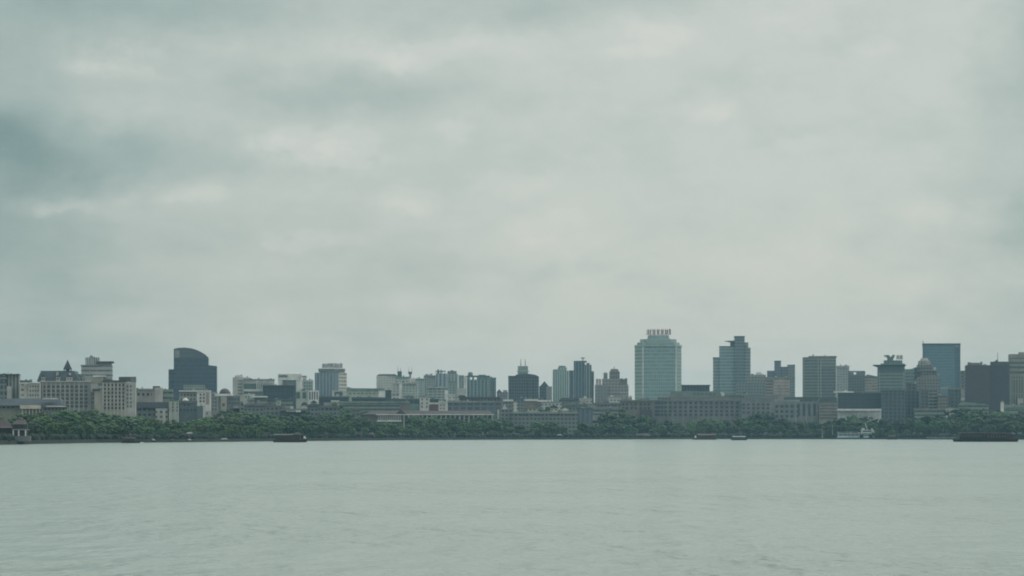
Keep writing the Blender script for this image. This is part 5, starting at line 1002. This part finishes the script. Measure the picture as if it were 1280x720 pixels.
# big boat, right
b = Boat('long_boat', 'long dark flat roofed passenger boat near the right edge', 1190.5, 1273.5, 552.2); L = b.L; k = b.k
X = lambda px: (px - b.mid) * k
b.put('hull', hull(MB(), L, 6, 1.5, .45, .45), HULLD); b.put('cabin', MB().box(X(1200), X(1258), -2.3, 2.3, 1.3, 4.9), mat('near_black_wood', (.010, .009, .009), .85)); b.put('aft_cabin', MB().box(X(1258.2), X(1265), -2.1, 2.1, 1.3, 4.4), WOODD)
b.put('roof', MB().box(X(1199.4), X(1232), -2.9, 2.9, 5.02, 5.4), mat('mauve_grey_boat_roof', (.15, .105, .105), .6)); b.put('roof', MB().box(X(1232.2), X(1263.6), -2.9, 2.9, 4.85, 5.2), mat('mauve_grey_boat_roof', (.15, .105, .105), .6))
b.row('window', GLASSD, X(1205), X(1228), 7, 1.15, 2.7, 4.1, -2.36); b.row('window', mat('dim_red_panel', (.06, .03, .03), .5), X(1234), X(1256), 7, 1.1, 2.2, 4.1, -2.36); b.row('post', WOODR, X(1201), X(1263), 14, .16, 1.4, 5, -2.7, .12); b.put('bow_house', MB().box(X(1193), X(1199), -1.5, 1.5, 1.3, 3.2), DGREY); b.put('bow_rail', MB().box(X(1266), X(1272), -1.6, -1.5, 2.0, 2.9), WOODR)
# covered boat far left
b = Boat('covered_boat', 'dark covered boat with a domed canopy below the loggia building', 151.5, 175.5, 553.8); L = b.L
b.put('hull', hull(MB(), L, 3, .8, .5, .2), HULLD); b.put('cabin', MB().box(-L * .38, L * .22, -1.1, 1.1, .7, 2.2), WOODD); b.put('canopy', arched(MB(), -L * .44, L * .28, 2.8, 2.1, 1.1, .15, -.35), mat('dark_canvas', (.03, .028, .03), .8)); b.row('window', GLASSD, -L * .3, L * .16, 4, .8, 1.2, 1.9, -1.16); b.put('bow_seat', MB().box(L * .33, L * .40, -.6, .6, .7, 1.5), WOODR)
b = Boat('small_boat', 'small brown boat with a white sun canopy before the lake pavilion at far left', 27.5, 46, 554.9); L = b.L
b.put('hull', hull(MB(), L, 2, .6, .3, .15), WOODD); b.put('canopy', MB().box(-L * .48, L * .16, -.9, .9, 2.0, 2.12), WHITE); b.row('post', METAL, -L * .44, L * .12, 3, .07, .5, 2.0, -.85, .06); b.row('bench', WOODR, -L * .3, L * .2, 3, .3, .5, .8, -.6, 1.2)

# the wash thrown up at the covered boat's bow
fm = MB(); rf = random.Random(8); kk = H / (553.4 - HY)
for _ in range(26):
    fm.dome(PX(176 + rf.uniform(-2.5, 4), kk * S) , kk * S + rf.uniform(-5, 3), -.02, rf.uniform(.15, .5), rf.uniform(.08, .32), 7, 2)
tag(link('foam', fm.mesh('foam', mat('foam_white', (.75, .77, .76), .7))), kind='stuff')
# ------------------------------------------------------------------ render settings
sc.render.engine = 'CYCLES'
sc.view_settings.view_transform = 'Standard'; sc.view_settings.look = 'None'; sc.view_settings.gamma = 1; sc.view_settings.exposure = 0
sc.cycles.use_denoising = True
try: sc.cycles.denoiser = 'OPENIMAGEDENOISE'
except Exception: pass
sc.cycles.volume_bounces = 2; sc.cycles.max_bounces = 6; sc.cycles.diffuse_bounces = 3
sc.cycles.use_adaptive_sampling = True; sc.cycles.adaptive_threshold = .01
sc.cycles.filter_width = 1.9
